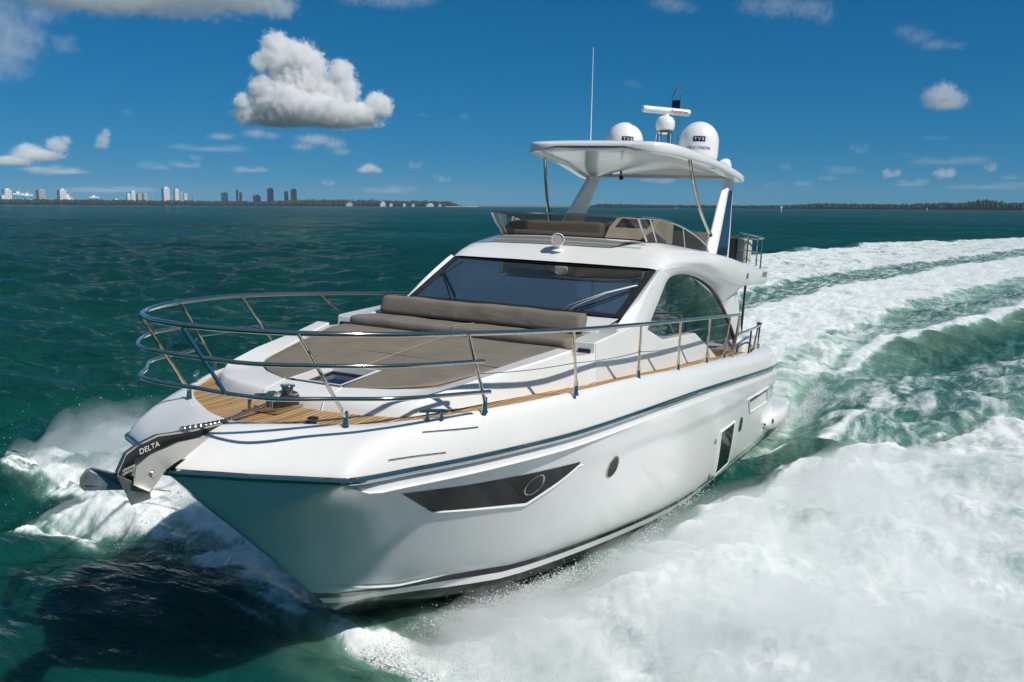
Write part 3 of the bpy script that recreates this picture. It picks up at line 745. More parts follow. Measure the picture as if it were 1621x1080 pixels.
mb = MB(); mb.tube([(-9.5, -.72, 3.64), (-9.47, -.71, 3.70)], .03, 10); mb.tube([(-9.47, -.71, 3.70), (-9.18, -.67, 5.50)], [.012, .006], 8); mb.build('whip_aerial', M['radome'], Y)
mb = MB(); mb.lathe([(0, -.11), (.10, -.10), (.13, -.05), (.13, .05), (.10, .10), (0, .11)], (-11.75, 1.32, 3.66), axis=(.1, 1, .25), seg=20); mb.build('horn_pod', M['radome'], Y)

# ---- bow rail: three runs of bright tube, tapered feet, then one rail and a wire along the side deck
TOP = [(1.06,0,.896), (1.02,.22,.893), (.95,.42,.89), (.63,.92,.885), (.13,1.36,.889), (-.68,1.81,.898), (-2.05,2.27,.905), (-3.75,2.42,.895), (-5.45,2.44,.87), (-7.15,2.42,.84), (-8.7,2.38,.81), (-9.45,2.35,.795)]
MID = [(.955,0,.62), (.93,.25,.62), (.88,.62,.62), (.53,1.07,.62), (-.05,1.52,.622), (-.88,1.83,.625)]
LOW = [(.82,0,.33), (.84,.25,.33), (.77,.75,.33), (.39,1.13,.33), (-.04,1.53,.335), (-.93,1.89,.335)]
STN = [((0,.967,0), (.65,.93,.885)), ((-1.13,1.775,.1), (-.64,1.82,.898)), ((-2.55,2.14,.15), (-2.05,2.27,.905)), ((-4.5,2.20,.148), (-3.8,2.42,.895)), ((-6.25,2.225,.085), (-5.45,2.44,.87)), ((-7.95,2.215,.045), (-7.15,2.42,.84)), ((-9.25,2.20,.015), (-8.7,2.38,.81))]
rail = MB()
tp = [tuple(p) for p in cat(TOP, 8)]
end = [tuple(p) for p in cat([(-9.45,2.35,.795), (-9.62,2.335,.785), (-9.68,2.325,.72), (-9.72,2.24,.0)], 5)]
fullp = both(tp + end[1:])
rail.tube(fullp, .025, 12)
br = rail.build('bow_rail', M['steel'], Y)
for nm, pth in (('middle_rail', MID), ('lower_rail', LOW)):
    q = [tuple(p) for p in cat(pth, 8)]; e = q[-1]; q.append((e[0] - .04, e[1] + .02, e[2]))
    mb = MB(); mb.tube(both(q), .02, 12); mb.build(nm, M['steel'], br)
for s in (1, -1):
    for i, (b_, t_) in enumerate(STN):
        B = Vector((b_[0], s * b_[1], b_[2])); T = Vector((t_[0], s * t_[1], t_[2]))
        k = B + Vector(((T.x - B.x) * .10, (T.y - B.y) * .1, .17))
        mb = MB(); mb.tube([B + Vector((0, 0, .01)), B + Vector((0, 0, .09)), k, k.lerp(T, .5), T], [.017] * 5, 10)
        st = mb.build('stanchion', M['steel'], br)
        mb = MB(); mb.lathe([(.036, -.01), (.036, .008), (.028, .02), (.021, .14), (.0185, .15)], B, seg=14); mb.build('stanchion_foot', M['steel'], br)
    wire = []
    pts = [Vector((a[0] + (c[0] - a[0]) * .5, s * (a[1] + (c[1] - a[1]) * .5), a[2] + (c[2] - a[2]) * .5)) for a, c in STN[1:]]
    wire = []
    for a, c in zip(pts[:-1], pts[1:]):
        for q in range(6): wire.append(a.lerp(c, q / 6) - Vector((0, 0, .02 * math.sin(math.pi * q / 6))))
    wire.append(pts[-1])
    mb = MB(); mb.tube(wire, .005, 6); mb.build('guard_wire', M['steel'], br)
mb = MB(); mb.tube([(1.045, .02, .89), (.84, .33, .335)], .017, 10); mb.build('stanchion', M['steel'], br)
mb = MB(); mb.tube([(-.88, -1.80, .47), (-.72, -1.66, .47), (-.70, -1.52, .46)], .012, 8); mb.build('flag_bracket', M['steel'], br)

# ---- anchor on its roller
an = MB(); sh = [(.43,-.022), (.908,-.036), (1.259,-.02), (1.453,-.066), (1.567,-.119), (1.645,-.262), (1.60,-.32), (1.505,-.285), (1.475,-.165), (1.339,-.134), (1.045,-.105), (.518,-.085)]
an.prism([(x, -.014, z) for x, z in sh], (0, .028, 0))
anchor = an.build('anchor', M['shank'], Y, smooth=False)
mb = MB(); top_ = [(x, z) for x, z in sh[:6]]
mb.loft([[(x, -.018, z + .012), (x, .018, z + .012), (x, .018, z - .004)] for x, z in top_]); mb.build('shank_flange', M['steel'], anchor, smooth=False)
def fluke(s):
    C, Tp, Wt = Vector((1.645, s*.012, -.265)), Vector((1.495, s*.004, -.54)), Vector((1.34, s*.27, -.415))
    B2 = Vector((1.70, s*.30, -.30)); mid = Vector((1.57, s * .03, -.36))
    return [C, Tp, Wt, B2, mid]
for s in (1, -1):
    mb = MB(); C, Tp, Wt, B2, mid = fluke(s)
    if s > 0: P = [C, Tp, Wt, Vector((1.36, .07, -.43)), Vector((1.52, .04, -.34))]
    else: P = [Vector((1.62, -.02, -.28)), Vector((1.53, -.02, -.42)), Vector((1.70, -.30, -.44)), Vector((1.735, -.31, -.40)), Vector((1.74, -.30, -.33)), Vector((1.70, -.29, -.275)), Vector((1.66, -.27, -.262))]
    nrm = (P[1] - P[0]).cross(P[2] - P[0]).normalized() * .018
    mb.prism(P, nrm); mb.build('anchor_fluke', M['galv'], anchor, smooth=False)
def shtext(s_, size, x0, z0, x1, z1):
    r = Vector((x0 - x1, 0, z0 - z1)) * -1
    r = Vector((x1 - x0, 0, z1 - z0)); text('lettering', s_, size, ((x0 + x1) / 2, .0155, (z0 + z1) / 2), r, (0, 0, 1), M['white'], anchor, .0005)
shtext('DELTA', .068, 1.46, -.128, 1.22, -.082)
shtext('LEWMAR', .03, 1.585, -.245, 1.49, -.225); shtext('LIMITED', .03, 1.59, -.275, 1.50, -.257)
rl = MB(); ck = [(.50,-.09), (.77,-.085), (1.10,-.088), (1.377,-.14), (1.525,-.21), (1.548,-.36), (1.395,-.445), (1.325,-.40), (1.232,-.30), (1.147,-.262), (1.0,-.215), (.62,-.165)]
for s in (1, -1): rl.prism([(x, s * .085, z) for x, z in ck], (0, -s * .012, 0))
roller = rl.build('bow_roller', M['brushed'], Y, smooth=False)
mb = MB(); mb.lathe([(.0, -.105), (.03, -.105), (.03, -.098), (.03, .098), (.03, .105), (0, .105)], (1.36, 0, -.305), axis=(0, 1, 0), seg=16); mb.build('roller_bolt', M['steel'], roller)
mb = MB(); mb.lathe([(.05, -.07), (.03, 0), (.05, .07)], (1.47, 0, -.36), axis=(0, 1, 0), seg=16); mb.build('roller_wheel', M['black'], roller)
mb = MB(); mb.loft([[(x, y, z) for y in (-.1, .1)] for x, z in ((1.2, -.3), (.9, -.19), (.55, -.10), (.36, -.025))]); mb.build('chain_channel', M['steel'], Y, smooth=False)
# chain from the windlass to the shank
mb = MB(); ch = cat([(-.12, .0, .085), (.05, .0, .06), (.25, .0, .035), (.45, 0, .0), (.7, 0, -.005), (1.0, 0, .0)], 10)
acc = 0; last = None; k = 0
for a, b_ in zip(ch[:-1], ch[1:]):
    d = (b_ - a); n = max(1, int(d.length / .034))
    for q in range(n):
        c = a.lerp(b_, (q + .5) / n); t_ = d.normalized(); w = Vector((0, 1, 0)) if k % 2 == 0 else t_.cross(Vector((0, 1, 0)))
        loop = [c + t_ * (.026 * math.cos(x)) + w * (.016 * math.sin(x)) for x in np.linspace(0, 2 * math.pi, 11)]
        mb.tube(loop, .006, 6, cap=False); k += 1
mb.build('anchor_chain', M['steel'], Y)
# windlass
mb = MB(); mb.prism([(-.50, -.15, .0), (-.02, -.14, .0), (-.02, .14, .0), (-.50, .15, .0)], (0, 0, .055)); wl_ = mb.build('windlass', M['steel'], Y, smooth=False)
mb = MB(); rows = []
for z, k in ((.055, 1), (.10, .98), (.135, .9), (.15, .75)):
    rows.append([(-.28 + .21 * k * math.cos(a), .115 * k * math.sin(a), z) for a in np.linspace(0, 2 * math.pi, 25)[:-1]])
mb.loft(rows, cap=True, close=True); mb.build('windlass_body', M['black'], wl_)
mb = MB(); mb.lathe([(.10, .14), (.105, .16), (.06, .18), (.055, .20), (.075, .225), (.07, .235), (0, .24)], (-.33, 0, .0), seg=24); mb.lathe([(.0, -.06), (.06, -.05), (.07, 0), (.06, .05), (0, .06)], (-.13, .0, .13), axis=(0, 1, 0), seg=20); mb.build('windlass_drum', M['steel'], wl_)
# cleats, pop-up fairlead, fillers, slots
def cleat(P, d, parent):
    P = Vector(P); d = Vector(d).normalized(); mb = MB()
    for k in (-.07, .07): mb.lathe([(.026, 0), (.018, .02), (.015, .075)], P + d * k, seg=12)
    mb.tube([P + d * -.16 + Vector((0, 0, .078)), P + d * -.08 + Vector((0, 0, .085)), P + d * .08 + Vector((0, 0, .085)), P + d * .16 + Vector((0, 0, .078))], [.012, .018, .018, .012], 10)
    return mb.build('mooring_cleat', M['steel'], parent)
for s in (1, -1): cleat((-.62, s * 1.52, .062), (-.75, s * .6, 0), Y)
for s in (1, -1): cleat((-12.6, s * 2.14, -.06), (1, 0, 0), Y)
mb = MB(); mb.tube([(.02, -.16, .0), (.02, -.16, .10), (.0, -.10, .16), (-.04, 0.0, .17), (-.04, .05, .13), (-.04, .06, .0)], .018, 10); mb.build('chain_guide', M['steel'], Y)
for x, y in ((-.12, .50), (-.42, .47), (.03, .60)):
    mb = MB(); mb.lathe([(.05, 0), (.05, .022), (.035, .03), (0, .03)], (x, y, -.012), seg=18); mb.build('deck_filler', M['black'], Y)
mb = MB(); mb.lathe([(.05, 0), (.05, .008), (0, .008)], (-.18, -.55, -.008), seg=18); mb.build('deck_plate', M['steel'], Y)
# thin drain slots on the bulwark face: found on its surface by dropping a ray
bpy.context.view_layer.update()
def on_mesh(o, org, d):
    ok, loc, nor, idx = o.ray_cast(Vector(org), Vector(d))
    return (loc, nor) if ok else (None, None)
bw = bpy.data.objects['bulwark']
for a, b_ in (((-.42, 1.49), (-1.0, 1.68)), ((.0, 1.46), (-.6, 1.62))):
    pts = []
    for t_ in np.linspace(0, 1, 8):
        x = a[0] + (b_[0] - a[0]) * t_; z = (-.03 if a[0] < -.3 else -.225)
        l, n = on_mesh(bw, (x, 4, z), (0, -1, 0))
        if l is not None: pts.append(l + n * .002 if n.y > 0 else l - n * .002)
    if len(pts) > 2: mb = MB(); mb.tube(pts, .008, 8); mb.build('bulwark_slot', M['steel'], Y)

# ---- hull side: window, portholes, square window, vent
def hpt(x, z, d=0.0, s=1):
    e = .02; y = hullY(x, z); dx = (hullY(x + e, z) - hullY(x - e, z)) / (2 * e); dz = (hullY(x, z + e) - hullY(x, z - e)) / (2 * e)
    n = Vector((-dx, 1, -dz)).normalized(); p = Vector((x, y + (knuckle(x) if z > -0.72 - 0.02 * (-x - 3) else 0), z)) + n * d
    return Vector((p.x, s * p.y, p.z)), Vector((n.x, s * n.y, n.z))
def hpatch(poly, d, s, n=14):
    """quad poly (x,z)x4 bilinear patch hugging the hull"""
    V = []
    for i in range(n + 1):
        for j in range(n + 1):
            u, v = i / n, j / n
            x = (poly[0][0] * (1-u) + poly[1][0] * u) * (1-v) + (poly[3][0] * (1-u) + poly[2][0] * u) * v
            z = (poly[0][1] * (1-u) + poly[1][1] * u) * (1-v) + (poly[3][1] * (1-u) + poly[2][1] * u) * v
            V.append(hpt(x, z, d, s)[0])
    F = [(i*(n+1)+j, (i+1)*(n+1)+j, (i+1)*(n+1)+j+1, i*(n+1)+j+1) for i in range(n) for j in range(n)]
    return V, F
for s in (1, -1):
    mb = MB()
    top = lambda x: float(np.interp(-x, [.448, 1.0, 1.8, 2.9], [-.648, -.655, -.667, -.68])); bot = lambda x: float(np.interp(-x, [.448, .96, 2.275, 2.93], [-.652, -.935, -1.08, -.72]))
    xs_ = list(np.linspace(-.448, -.96, 10)) + list(np.linspace(-1.05, -2.275, 22)) + list(np.linspace(-2.36, -2.93, 12))
    mb.loft([[hpt(x, top(x) + (bot(x) - top(x)) * t_, .004, s)[0] for t_ in np.linspace(0, 1, 10)] for x in xs_])
    hw = mb.build('hull_window', M['pane'], Y)
    mb = MB(); rows = []                                      # bright bevel along its lower edge
    for x in [q for q in xs_ if q < -.9] + [-3.02]:
        zb = bot(x); w = float(np.interp(-x, [.9, 1.3, 2.2, 2.6, 3.02], [.0, .02, .045, .055, .02]))
        rows.append([hpt(x, zb, .006, s)[0], hpt(x, zb - w * .5, .02, s)[0], hpt(x, zb - w, .014, s)[0], hpt(x, zb - w - .01, -.004, s)[0]])
    mb.loft(rows); mb.build('window_bevel', M['gel'], hw)
    for cx, cz, par in ((-2.22, -.842, hw), (-3.92, -.925, Y), (-10.42, -1.33, Y)):
        p, n = hpt(cx, cz, 0, s)
        mb = MB(); mb.lathe([(.145, -.03), (.147, .008), (.142, .012), (.135, .012), (.126, .002), (.124, -.03)], p, axis=n, seg=40, cap=False); ph = mb.build('porthole', M['steel'], par)
        mb = MB(); mb.lathe([(.128, .005), (0, .0055)], p, axis=n, seg=40, cap=False); mb.build('porthole_glass', M['pane'], ph)
    q = [(-8.80, -1.225), (-9.85, -1.19), (-9.85, -1.985), (-8.88, -2.03)]
    V, F = hpatch(q, .010, s); sq = mk('hull_window', V, F, M['pane'], Y)
    mb = MB()
    cs = [(x, z) for x, z in q]
    for a, b_ in zip(cs, cs[1:] + cs[:1]):
        mb.tube([hpt(a[0] + (b_[0]-a[0])*t_, a[1] + (b_[1]-a[1])*t_, .008, s)[0] for t_ in np.linspace(0, 1, 10)], .016, 8)
    mb.build('window_frame', M['gel'], sq)
    q = [(-10.85, -.90), (-12.75, -.87), (-13.0, -1.22), (-11.15, -1.20)]
    mb = MB()
    for a, b_ in zip(q, q[1:] + q[:1]): mb.tube([hpt(a[0] + (b_[0]-a[0])*t_, a[1] + (b_[1]-a[1])*t_, .006, s)[0] for t_ in np.linspace(0, 1, 10)], .022, 8)
    vt = mb.build('air_vent', M['gel'], Y)
    V, F = hpatch([(-10.93, -.93), (-12.7, -.90), (-12.7, -.955), (-10.98, -.985)], .008, s); mk('vent_slot', V, F, M['black'], vt)
    for cx, cz in ((-8.48, -1.335), (-8.48, -1.96), (-13.4, -.95)):
        p, n = hpt(cx, cz, 0, s); mb = MB(); mb.lathe([(.045, -.02), (.045, .012), (.03, .016), (.028, .004), (0, .004)], p, axis=n, seg=20); mb.build('drain_outlet', M['steel'], Y)
    # spray rail low on the bow
    mb = MB(); rows = []
    for x in np.linspace(-.76, -2.1, 18):
        z = float(np.interp(-x, [.76, 1.45, 1.9, 2.1], [-1.90, -2.0, -1.995, -2.0])); w = .03 * math.sin(math.pi * (-.74 - x) / 1.42) + .002
        rows.append([hpt(x, z + .02, .0, s)[0], hpt(x, z + .005, w, s)[0], hpt(x, z - .012, w * .9, s)[0], hpt(x, z - .02, 0, s)[0]])
    mb.loft(rows); mb.build('spray_rail', M['gel'], Y)

# ---- swim platform and stern details
rows = []
for x, w, zt, zb in [(-12.95, 2.30, -1.70, -1.78), (-13.05, 2.36, -1.62, -1.84), (-13.3, 2.44, -1.56, -1.88), (-13.8, 2.52, -1.52, -1.9), (-14.5, 2.54, -1.50, -1.92), (-15.4, 2.50, -1.49, -1.92), (-15.9, 2.36, -1.49, -1.90), (-16.15, 2.05, -1.50, -1.88), (-16.22, 1.4, -1.51, -1.86)]:
    prof = [(x, 0, zt), (x, w - .12, zt), (x, w - .04, zt - .02), (x, w, zt - .08), (x, w, zb + .08), (x, w - .06, zb), (x, 0, zb)]
    rows.append(both(prof[:-1]) if False else [mir(p) for p in reversed(prof[1:])] + prof)
mb = MB(); mb.loft(rows, cap=True); sp = mb.build('swim_platform', M['gel'], Y, angle=50)
p = (-13.35, 2.452, -1.68); mb = MB(); mb.lathe([(.05, -.02), (.05, .012), (.0, .012)], p, axis=(.1, 1, .1), seg=16); mb.build('platform_lamp', M['black'], sp)
for s in (1, -1):
    mb = MB()
    A = cat([(-9.75, s*2.30, .42), (-10.6, s*2.28, .43), (-11.8, s*2.22, .44), (-12.9, s*2.1, .45)], 5)
    mb.tube(A, .026, 10); qr = mb.build('quarter_rail', M['steel'], Y)
    for x, y in ((-11.2, 2.25), (-12.75, 2.11)):
        mb = MB(); mb.tube([(x, s * (y - .02), -.06), (x, s * y, .44)], .02, 8); mb.build('rail_post', M['steel'], qr)
    mb = MB(); mb.tube(cat([(-10.3, s*2.2, -.05), (-10.3, s*2.2, .10), (-10.7, s*2.2, .17), (-11.3, s*2.2, .15), (-11.6, s*2.2, .05), (-11.6, s*2.2, -.05)], 5), .022, 8); mb.build('fairlead_hoop', M['steel'], qr)
    mb = MB(); mb.tube(cat([(-12.55, s*2.12, .45), (-12.3, s*2.13, .2), (-12.1, s*2.14, -.05)], 5), .016, 6); mb.lathe([(.0, -.05), (.05, -.03), (.05, .03), (0, .05)], (-12.6, s*2.12, .46), seg=10); mb.build('dock_line', M['rope'], qr)
    rbox('quarter_locker', (-12.6, s*1.75, -.1), (1.9, .6, .5), .12, M['gel'], Y)
# flybridge aft rail and locker
mb = MB()
fr_ = [(-11.75, 1.72, 2.33), (-12.3, 1.80, 2.32), (-12.9, 1.88, 2.30), (-13.35, 1.90, 2.28), (-13.5, 1.7, 2.27), (-13.5, 0, 2.27)]
P_ = cat(fr_, 4); mb.tube(both(list(reversed([tuple(q) for q in P_]))), .02, 8)
P2 = [(q[0], q[1], q[2] - .34) for q in P_]; mb.tube(both(list(reversed(P2))), .014, 8)
fr = mb.build('flybridge_rail', M['steel'], Y)
for s in (1, -1):
    for x, y in ((-11.75, 1.72), (-12.3, 1.80), (-12.9, 1.88), (-13.38, 1.88)):
        zb = float(np.interp(-x, [11.8, 12.8, 13.6], [1.76, 1.68, 1.58])); mb = MB(); mb.tube([(x, s*y, zb), (x, s*y, 2.3)], .017, 8); mb.build('rail_post', M['steel'], fr)
rbox('flybridge_locker', (-12.85, 1.35, 1.93), (.5, .75, .58), .03, M['beige'], Y)
rbox('barbecue_unit', (-12.1, 1.35, 1.93), (.7, .7, .56), .03, M['black'], Y)
for s in (1,): text('lettering', 'AZIMUT', .15, (-12.95, 2.078, 1.50), (-1, -.01, -.02), (0, 0, 1), M['black'], bpy.data.objects['flybridge_shell'])
mb = MB(); mb.prism([(-11.2, 2.062, 1.42), (-11.32, 2.062, 1.42), (-11.32, 2.062, 1.52), (-11.2, 2.062, 1.52)], (0, .012, 0)); mb.build('side_light', M['black'], Y, smooth=False)

# ------------------------------------------------------------------ the sea: one sheet, swell, chop, the yacht's wake and its foam
rng = np.random.RandomState(11)
PERM = rng.permutation(4096).astype(np.int64)
GA = rng.rand(4096) * 2 * np.pi
def pnoise(x, y, seed=0):
    xi = np.floor(x).astype(np.int64); yi = np.floor(y).astype(np.int64); fx = x - xi; fy = y - yi
    u = fx * fx * fx * (fx * (fx * 6 - 15) + 10); w = fy * fy * fy * (fy * (fy * 6 - 15) + 10)
    def g(ix, iy, dx, dy):
        h = GA[PERM[(PERM[(ix + seed * 57) & 4095] + iy) & 4095]]
        return np.cos(h) * dx + np.sin(h) * dy
    a = g(xi, yi, fx, fy); b = g(xi + 1, yi, fx - 1, fy); c = g(xi, yi + 1, fx, fy - 1); d = g(xi + 1, yi + 1, fx - 1, fy - 1)
    return (a * (1 - u) + b * u) * (1 - w) + (c * (1 - u) + d * u) * w * 1.0
def fbm(x, y, oct=4, seed=0, gain=.5):
    s = 0; a = 1.0; n = 0
    for o in range(oct):
        s = s + a * pnoise(x * 2 ** o, y * 2 ** o, seed + o); n += a; a *= gain
    return s / n * 1.6
def ridge(x, y, oct=4, seed=0):
    s = 0; a = 1.0; n = 0
    for o in range(oct):
        s = s + a * (1 - np.abs(pnoise(x * 2 ** o, y * 2 ** o, seed + o)) * 2.2); n += a; a *= .5
    return s / n
def sstep(a, b, x):
    t = np.clip((x - a) / (b - a), 0, 1); return t * t * (3 - 2 * t)
def sdpoly(x, y, P):
    """signed distance, positive inside"""
    P = np.array(P, float); d = np.full(x.shape, 1e9); ins = np.zeros(x.shape, bool)
    for (x0, y0), (x1, y1) in zip(P, np.roll(P, -1, 0)):
        ex, ey = x1 - x0, y1 - y0; px, py = x - x0, y - y0
        t = np.clip((px * ex + py * ey) / (ex * ex + ey * ey + 1e-12), 0, 1)
        d = np.minimum(d, (px - ex * t) ** 2 + (py - ey * t) ** 2)
        c = ((y0 > y) != (y1 > y)) & (x < (x1 - x0) * (y - y0) / (y1 - y0 + 1e-12) + x0)
        ins ^= c
    return np.where(ins, 1, -1) * np.sqrt(d)
def dline(x, y, P):
    """distance to a polyline, side sign (+ = left of travel), and parameter along it 0..1"""
    P = np.array(P, float); best = np.full(x.shape, 1e18); sg = np.zeros(x.shape); tt = np.zeros(x.shape)
    L = np.concatenate([[0], np.cumsum(np.hypot(*(P[1:] - P[:-1]).T))])
    for i in range(len(P) - 1):
        x0, y0 = P[i]; x1, y1 = P[i + 1]; ex, ey = x1 - x0, y1 - y0; l2 = ex * ex + ey * ey; px, py = x - x0, y - y0
        t = np.clip((px * ex + py * ey) / l2, 0, 1); d = (px - ex * t) ** 2 + (py - ey * t) ** 2
        m = d < best; best = np.where(m, d, best); sg = np.where(m, np.sign(ex * py - ey * px), sg); tt = np.where(m, (L[i] + t * (L[i + 1] - L[i])) / L[-1], tt)
    return np.sqrt(best), sg, tt

# plan outlines (world metres)
PORT = [(-1.32,0),(-1.2,.46),(-1.0,.93),(-.92,1.43),(-.9,1.87),(-1.0,3.2),(-1.3,6),(-1.8,9),(-3,13),(-8,19),(-20,26),(-40,34),(-40,17),(-25,10.8),(-18.4,7.7),(-15,6.0),(-13.4,5.05),(-12,4.25),(-10.7,3.5),(-9.6,3.2),(-8,2.95),(-6.6,2.65),(-5.8,2.4),(-5,2.1),(-4,1.72),(-3,1.25),(-2.2,.75)]
LACE = [(-14.5,5.6),(-17,5.7),(-20,6.0),(-23,6.2),(-27,6.6),(-34,8.4),(-42,11),(-60,15),(-60,24),(-40,20),(-25,12),(-15,6.4)]
CLINE = [(-11.4,2.75),(-12.23,3.11),(-13.54,3.6),(-15.26,3.95),(-18.2,4.4),(-21,4.9)]
DLINE = [(-15.2,2.55),(-17.58,2.85),(-22.62,3.33),(-25.69,4.11),(-29.22,5.17),(-34.49,6.75),(-39.48,8.7),(-55,14),(-80,24),(-120,44)]
STERN = [(-13.9,-2.2),(-13.9,2.2),(-17.8,1.9),(-20.9,2.3),(-24.3,2.4),(-31.7,2.8),(-40.7,4.5),(-51.7,7.0),(-68,11),(-100,20),(-170,43),(-260,85),(-260,80),(-170,36.5),(-102,14),(-85,8.8),(-71,4.4),(-56,1.6),(-49.6,-.5),(-41,-1.6),(-31,-2.4),(-25,-3.0),(-18,-2.9)]
GREEN = [(-14.2,2.6),(-17.8,2.7),(-24,3.3),(-29,4.6),(-29,3.0),(-24,1.9),(-19,1.2),(-14.4,1.2)]
GREEN2 = [(-38,3.6),(-48,5.6),(-60,8.4),(-80,14),(-110,24),(-110,27),(-80,16.5),(-60,10.4),(-46,7),(-38,4.9)]
FAR = [(-12,-3.4),(-20,-4.2),(-30,-4.8),(-48.3,-4.1),(-57,-2.7),(-64,-.5),(-75.5,2.6),(-110,12.6),(-170,32),(-260,72),(-260,62),(-157,15),(-130,4.4),(-113.7,-3.2),(-93,-7.8),(-84,-11),(-60,-13.5),(-40,-14.5),(-25,-14),(-14,-11.5),(-8,-8)]
STBD = [(-1.3,-.15),(-1.45,-1.3),(-1.85,-2.55),(-2.25,-3.5),(-2.35,-4.6),(-1.95,-5.6),(-1.75,-6.5),(-2.2,-6.9),(-2.7,-6.5),(-2.85,-7.2),(-2.75,-8.2),(-3.3,-8.9),(-5,-9.6),(-8,-10.6),(-12,-11.3),(-20,-12),(-20,-9),(-12,-6),(-8,-2),(-3,-.8)]

def sea(x, y, sp):
    """height, foam and aeration at plan points; sp = local mesh spacing"""
    n = x.size
    z = np.zeros(n)
    r2 = np.random.RandomState(5)
    for i in range(70):
        lam = .55 * (14 / .55) ** (r2.rand() ** 1.25); k = 2 * np.pi / lam
        th = R(28) + r2.randn() * .55
        amp = .0165 * lam ** .72 * (1.0 if lam < 7 else .8)
        ph = r2.rand() * 6.283
        a = amp * np.clip((lam / sp - 2.5) / 3, 0, 1)
        p = k * (x * np.cos(th) + y * np.sin(th)) + ph + .35 * np.sin(.21 * x - .17 * y + i)
        z += a * (np.sin(p) + .22 * np.sin(2 * p + 1.57))
    z *= 1.0 + .35 * fbm(x / 17, y / 17, 2, 40)
    foam = np.zeros(n); aer = np.zeros(n)
    near = (x > -320) & (x < 30) & (y > -60) & (y < 110)
    X = x[near]; Yy = y[near]; S = sp[near]
    vx = Yy - .00093 * np.where(X < 0, X * X, 0)                    # across the curved track
    wb_ = sstep(-9, -4, X)                                           # by the bow the sheet is flung sideways, further aft it trails
    rag = fbm(X * .55, vx * 1.3, 4, 3) * (1 - wb_) + fbm(X * 1.9, Yy * .45, 4, 4) * wb_; rag2 = fbm(X * 1.9, vx * 3.1, 3, 9) * (1 - wb_) + fbm(X * 4.6, Yy * 1.0, 3, 8) * wb_
    far_w = np.clip((-X - 12) / 40, 0, 1)
    def soft(P, w0, wob=.5, bias=0.0):
        d = sdpoly(X, Yy, P) + rag * wob + rag2 * wob * .35 + bias
        return d, sstep(-w0, w0, d)
    dP, fP = soft(PORT, .35, .55 + .45 * sstep(-8, -13, X))
    dL, fL = soft(LACE, 2.2, .5)
    dS, fS = soft(STERN, .7, .7 )
    dF, fF = soft(FAR, .8, .8)
    dB, fB = soft(STBD, .45, .75); tipf = sstep(-3.5, -7.5, Yy)
    dG, fG = soft(GREEN, .5, .5); dG2, fG2 = soft(GREEN2, .8, .8)
    cD, cS, tC = dline(X, Yy, CLINE); dD, sD, tD = dline(X, Yy, [tuple(q)[:2] for q in cat([(a_, b_, 0) for a_, b_ in DLINE], 5)])
    pat = fbm(X * .5, vx * .6, 4, 61)
    F = np.maximum.reduce([fP * np.clip(.74 + .22 * np.exp(-np.clip(dP, 0, 9) / 1.6) + .50 * pat - .12 * sstep(5, 9, vx), 0, 1.05), fL * (.53 + .12 * pat), fS * (.84 + .3 * pat), fF * (.72 + .3 * pat), fB * (.86 + .55 * rag2 + .25 * pat - .22 * tipf)])
    F = np.maximum(F * (1 - .30 * fG), .62 * fG) * (1 - .22 * fG2)
    wk = sstep(-1.5, 1.5, sdpoly(X, Yy, [(-12,-3),(-11,3),(-16,9),(-40,20),(-120,52),(-260,100),(-260,70),(-110,12),(-60,-3),(-30,-6)]))
    F = np.maximum(F, wk * (.47 + .13 * pat))
    sdd = -dD * sD
    face = sstep(.25, .7, sdd) * sstep(3.4, 1.4, sdd + .5 * rag) * sstep(.03, .10, tD) * sstep(.75, .35, tD)
    F = F * (1 - .72 * face) + face * .10 * np.clip(rag2, 0, 1)
    F = np.maximum(F, (.86 - .3 * tC) * np.exp(-(cD / (.16 + .10 * np.clip(rag, -1, 1) + .12 * tC)) ** 2))
    cw = .20 + 1.1 * tD + .05 * rag
    crest = np.exp(-((-dD * sD - .12) / np.maximum(cw, .12)) ** 2) * sstep(.01, .05, tD)
    F = np.maximum(F, .95 * crest)
    # clear water on the faces of the wash
    A = np.maximum.reduce([fG * 1.0, fG2 * .55, .42 * np.exp(-(dD / 1.3) ** 2) * sstep(.0, .05, tD), .5 * sstep(-2.0, .3, dS), .35 * sstep(-1.2, .2, dP), .25 * sstep(-1.5, .3, dF), .18 * sstep(-.5, .3, dB)])
    # shape of the wake
    H = np.zeros(X.size)
    sd = -dD * sD                                                   # + = towards the camera side
    H += .60 * (1 + .12 * fbm(X * .35, vx * .5, 3, 66)) * sstep(.0, .10, tD) * (1 - .5 * sstep(.35, 1, tD)) * np.where(sd > 0, np.exp(-(sd / 1.15) ** 2), np.exp(-(sd / 2.4) ** 2))
    H -= .22 * sstep(.02, .08, tD) * np.exp(-((sd - 2.6) / 1.3) ** 2)
    aft = sstep(-13, -16, X) ; 
    H += aft * fS * (.25 * np.exp(-((X + 30) / 26) ** 2) + .12) - .35 * aft * np.exp(-((X + 15) / 2.5) ** 2) * np.exp(-(Yy / 2.2) ** 2)
    H += fF * .22 * sstep(-9, -30, X) + wk * (.07 * fbm(X * .7, vx * .9, 4, 71) + .04 * fbm(X * 2.5, vx * 3.5, 3, 75))
    H += .24 * (1 - tC) * np.exp(-(cD / .5) ** 2)
    bow = sstep(.3, -1.6, X)
    H += fP * (.02 + .24 * np.exp(-((dP - 1.3) / .9) ** 2) * sstep(-1.0, -3.5, X) * sstep(-14, -9, X) + .10 * np.exp(-((dP - 3.2) / 2.0) ** 2))
    H -= np.interp(-X, [4, 6, 8, 12, 15, 17, 20], [0, .10, .26, .50, .52, .3, 0]) * np.exp(-(np.clip(np.abs(Yy) - 2.35, 0, 9) / .75) ** 2) * (1 - .6 * fP)
    H += fB * (.03 + .16 * sstep(0, .9, dB) * sstep(-9, -4, Yy))
